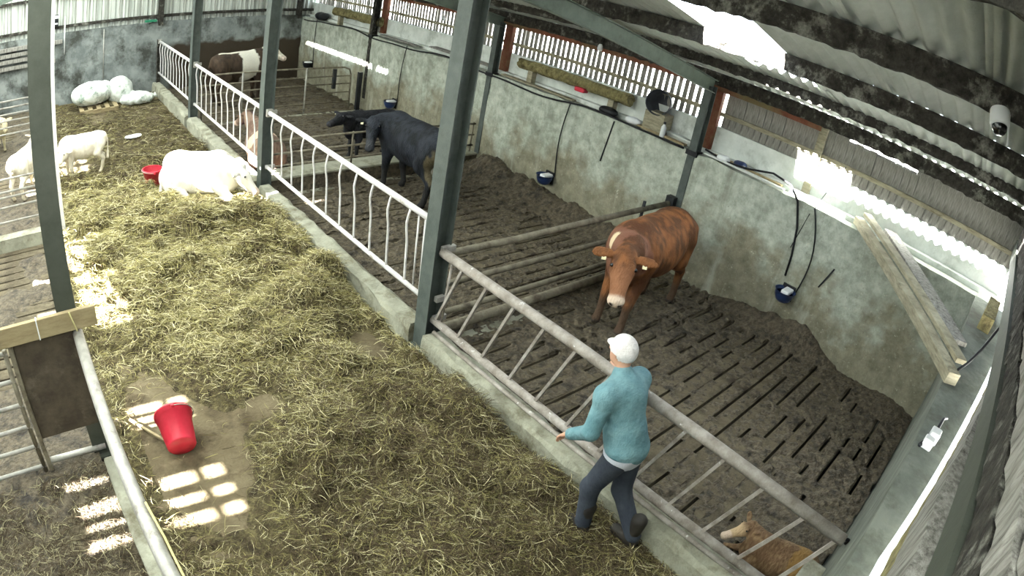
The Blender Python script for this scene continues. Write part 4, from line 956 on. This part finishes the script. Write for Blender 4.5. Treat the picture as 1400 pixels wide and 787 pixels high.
# ------------------------------------------------------------------ dung over the pen slats
def heap(x, y, hs):
    z = np.zeros_like(x)
    for (cx_, cy_, h, sx, sy) in hs: z += h * np.exp(-((x - cx_) / sx) ** 2 - ((y - cy_) / sy) ** 2)
    return z
HEAPS_M = [(4.55, 1.9, .34, .22, .5), (4.5, 2.7, .2, .3, .6), (4.5, 6.2, .25, .35, .8), (4.45, 7.6, .28, .38, .8), (4.45, 8.6, .36, .4, .5), (4.5, 5.2, .2, .3, .5), (3.4, 3.4, .05, .5, .5), (1.6, 3.8, .06, .6, .4), (4.5, 11, .25, .4, 1.2), (4.4, .2, .1, .4, .4), (.35, 2.5, .03, .3, 2)]
def mud_z(x, y):
    n = vnoise(x, y, .9, 1) * .5 + vnoise(x, y, .35, 2) * .3 + vnoise(x, y, .12, 3) * .2
    clear = sst(vnoise(x, y, 1.3, 11) + .2 * np.exp(-((x - 2.2) / 1.3) ** 2) * (y < 3.4) + .16 * ((y > 4.7) & (y < 9)), .38, .55)
    z = .002 + (n - .36) * .07 * (1.15 - .8 * clear) + heap(x, y, HEAPS_M)
    z += (vnoise(x, y, .14, 8) - .5) * .35 * np.clip(heap(x, y, HEAPS_M), 0, .3)
    z += (vnoise(x, y, .06, 5) - .5) * .04 + (vnoise(x, y, .03, 6) - .5) * .02
    ph = np.abs((y + .1) % .2 - .1)                    # the slots between the slats, open where the dung has fallen through
    dash = vnoise(x + 7 * np.floor((y + .1) / .2), np.floor((y + .1) / .2) * 3.7, .3, 13)
    return np.where((ph < .026) & (dash + .25 * clear > .66) & (z < .05), -.12, z)
def hfield(x0, x1, y0, y1, st, zf):
    nx, ny = int((x1 - x0) / st), int((y1 - y0) / st)
    X, Y = np.meshgrid(np.linspace(x0, x1, nx + 1), np.linspace(y0, y1, ny + 1), indexing='ij')
    Z = zf(X, Y); V = np.stack([X, Y, Z], -1).reshape(-1, 3)
    i = np.arange(nx)[:, None] * (ny + 1) + np.arange(ny)[None]; i = i.ravel()
    return V, np.stack([i, i + ny + 1, i + ny + 2, i + 1], 1)
for (a, b, st, lab) in ((-.2, YA + .0, .017, 'dark trodden dung over the slats of the brown cow\'s pen'), (YA + .0, YB, .02, 'dark dung over the slats of the black cow\'s pen'), (YB + .4, YC, .05, 'dark dung on the floor behind the kerb'), (YC, 17.98, .06, 'dark dung on the floor of the far pen')):
    V, Q = hfield(.1, 4.56, a, b, st, mud_z); c = np.array((2.3, (a + b) / 2, 0))
    keep = (V[:, 2] > -.07)[Q].sum(1) >= 3
    tag(link('dung_layer', np_mesh('dung_layer', V - c, Q[keep], m_mud), None, c), lab, 'dung', kind='stuff')
def mud_l(x, y): return -.01 + (vnoise(x, y, .5, 21) - .55) * .14 + (vnoise(x, y, .1, 22) - .5) * .05 + .05 * (y > 9.3)
V, Q = hfield(-7.5, -3.7, 1.2, 17.9, .06, mud_l); c = np.array((-5.6, 9, 0))
tag(link('dung_layer', np_mesh('dung_layer', V - c, Q, m_mud), None, c), 'dark dung and litter on the side pen floors', 'dung', kind='stuff')

# ------------------------------------------------------------------ hay and silage along the passage
HEAPS_H = [(-2.4, 7.9, .1, .3, .25), (-1.5, 6.4, .14, .22, .2), (-1.9, 5.2, .12, .25, .2), (-1.1, 7.0, .14, .25, .2), (-1.6, 7.9, .14, .22, .25), (-.8, 7.1, .12, .2, .25), (-1.0, 4.0, .12, .25, .25), (-1.9, 3.3, .1, .25, .25), (-.8, 1.7, .1, .2, .25), (-1.9, 7.0, .16, .8, .7), (-1.0, 7.9, .2, .55, .7), (-.62, 6.0, .24, .35, .5), (-.9, 5.4, .16, .4, .4), (-2.0, 8.8, .12, .8, .6), (-1.2, 5.7, .16, .6, .5), (-2.2, 6.0, .12, .6, .5), (-.45, 3.4, .2, .3, .35), (-.7, 2.9, .12, .4, .5), (-1.3, 2.9, .08, .5, .5), (-1.5, 4.4, .12, .6, .5), (-.5, 8.6, .12, .3, .5), (-1.0, 9.0, .1, .6, .3), (-2.6, 9.3, .08, .5, .5), (-1.6, 1.9, .07, .5, .4), (-.4, 2.1, .1, .25, .4)]
def hay_amt(x, y):
    """0..1 cover of hay"""
    a = .85 + .4 * (vnoise(x, y, .7, 31) - .5)
    a -= 1.2 * np.exp(-((x + 2.85) / .62) ** 2 - ((y - 4.1) / 1.3) ** 2)
    a -= .9 * np.exp(-((x + .55) / .35) ** 2 - ((y - 4.75) / .45) ** 2)
    a -= .7 * np.exp(-((x + 1.9) / .35) ** 2 - ((y - 4.4) / .4) ** 2)
    a -= .5 * np.exp(-((x + 3.2) / .3) ** 2 - ((y - 6.3) / 1.2) ** 2)
    a -= .55 * sst(y, 9.8, 12.5)
    return np.clip(a, 0.03, 1)
def hay_z(x, y):
    a = hay_amt(x, y)
    n = vnoise(x, y, .5, 41) * .42 + vnoise(x, y, .24, 42) * .36 + vnoise(x, y, .09, 43) * .22
    edge = sst(-x, .17, .3) * .6 + .4
    return -.02 + a * (.02 + .13 * n + .22 * sst(n + .12 * (vnoise(x, y, .13, 46) - .5), .48, .66)) * edge * (.45 + .55 * sst(y, 1.5, 5)) + heap(x, y, HEAPS_H) * np.clip(a * 1.3, 0, 1) * (.6 + .8 * vnoise(x, y, .25, 44)) + (vnoise(x, y, .05, 45) - .5) * .02 * a
V, Q = hfield(-3.5, -.172, -.15, 17.9, .035, hay_z); c = np.array((-1.8, 9, 0))
tag(link('hay_bed', np_mesh('hay_bed', V - c, Q, m_hayb), None, c), 'trampled bed of hay and silage covering the passage floor', 'hay', kind='stuff')
def strands(n, xr, yr, lmin, lmax, wid, amt, zf, pal, lift=.03, seed=1, curl=1.0):
    g = np.random.default_rng(seed)
    x = g.uniform(*xr, n * 3); y = g.uniform(*yr, n * 3)
    keep = g.uniform(0, 1, n * 3) < amt(x, y) ** 1.3; x, y = x[keep][:n], y[keep][:n]; n = len(x)
    L = g.uniform(lmin, lmax, n); a = g.uniform(0, 2 * np.pi, n); bend = g.normal(0, 1.0, n) * curl; til = g.normal(0, .32, n)
    k = 4; z0 = zf(x, y) + g.uniform(-.008, lift, n)
    P = np.zeros((n, k + 1, 3)); P[:, 0] = np.stack([x, y, z0], 1); ang = a.copy()
    for i in range(k):
        st = L / k; P[:, i + 1, 0] = P[:, i, 0] + np.cos(ang) * st; P[:, i + 1, 1] = P[:, i, 1] + np.sin(ang) * st
        P[:, i + 1, 2] = P[:, i, 2] + st * np.sin(til * (1 - 2 * i / k)) ; ang = ang + bend / k * 1.6
    for i in range(1, k + 1): P[:, i, 2] = np.maximum(P[:, i, 2], zf(P[:, i, 0], P[:, i, 1]) - .004)
    P[:, :, 0] = np.clip(P[:, :, 0], xr[0] - .05, min(xr[1] + .025, 9))
    nx, ny = -np.sin(a), np.cos(a); w = wid * g.uniform(.6, 1.3, n); ph = g.normal(0, .7, n)
    off = np.stack([nx * w * np.cos(ph), ny * w * np.cos(ph), w * np.sin(ph)], 1) / 2
    taper = np.array([.5, 1, 1, .9, .3])
    V = np.stack([P - off[:, None] * taper[None, :, None], P + off[:, None] * taper[None, :, None]], 2).reshape(-1, 3)
    b = (np.arange(n) * 2 * (k + 1))[:, None] + (2 * np.arange(k))[None]; b = b.ravel()
    Q = np.stack([b, b + 1, b + 3, b + 2], 1)
    col = pal(x, y, g); col = np.repeat(col, 2 * (k + 1), 0)
    return V, Q, col
YG, PS, BR, OL = C3(158, 150, 100), C3(204, 196, 156), C3(92, 79, 60), C3(126, 118, 78)
def pal(x, y, g):
    n = len(x); t = g.uniform(0, 1, n); reg = np.clip(vnoise(x, y, .8, 51) * .7 + vnoise(x, y, .2, 52) * .8 - .3, 0, 1)
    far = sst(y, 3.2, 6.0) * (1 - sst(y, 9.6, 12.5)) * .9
    p_br = .64 - .36 * far - .30 * reg; p_ps = .08 + .10 * far + .16 * reg
    c = np.where((t < p_br)[:, None], BR, np.where((t < p_br + p_ps)[:, None], PS, np.where((g.uniform(0, 1, n) < .45)[:, None], OL, YG)))
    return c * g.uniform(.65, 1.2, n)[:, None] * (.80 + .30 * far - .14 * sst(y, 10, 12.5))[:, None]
parts = [strands(125000, (-3.45, -.2), (-.1, 6.2), .05, .19, .0046, hay_amt, hay_z, pal, .03, 1),
         strands(80000, (-3.45, -.2), (6.2, 10.5), .06, .2, .0065, hay_amt, hay_z, pal, .035, 2),
         strands(20000, (-3.45, -.2), (10.5, 17.5), .08, .26, .010, hay_amt, hay_z, pal, .02, 3)]
off = 0; VV = []; QQ = []; CC = []
for v, q, cc in parts: VV.append(v); QQ.append(q + off); CC.append(cc); off += len(v)
tag(link('loose_hay', np_mesh('loose_hay', np.concatenate(VV) - c, np.concatenate(QQ), m_hay, np.concatenate(CC), False), None, c), 'loose yellow-green hay strewn along the feed passage', 'hay', kind='stuff')
# straw bedding in the near side pen
def pal2(x, y, g): return (np.where((g.uniform(0, 1, len(x)) < .7)[:, None], BR * .8, PS * .6)) * g.uniform(.5, 1.0, len(x))[:, None]
def str_z(x, y): return .02 + (vnoise(x, y, .3, 61) - .4) * .1 + (vnoise(x, y, .09, 62) - .5) * .04
V, Q = hfield(-7.4, -3.68, -.2, 4.25, .06, str_z); c2 = np.array((-5.5, 2, 0))
tag(link('straw_bed', np_mesh('straw_bed', V - c2, Q, m_mud), None, c2), 'dark damp bedding in the near side pen', 'straw', kind='stuff')
v, q, cc = strands(26000, (-5.2, -3.7), (.3, 4.2), .05, .18, .0045, lambda x, y: .6 + .3 * (vnoise(x, y, .5, 63) - .5), str_z, pal2, .02, 4)
vv = v.copy()
tag(link('loose_straw', np_mesh('loose_straw', vv - c2, q, m_hay, cc, False), None, c2), 'loose brown straw in the near side pen', 'straw', kind='stuff')
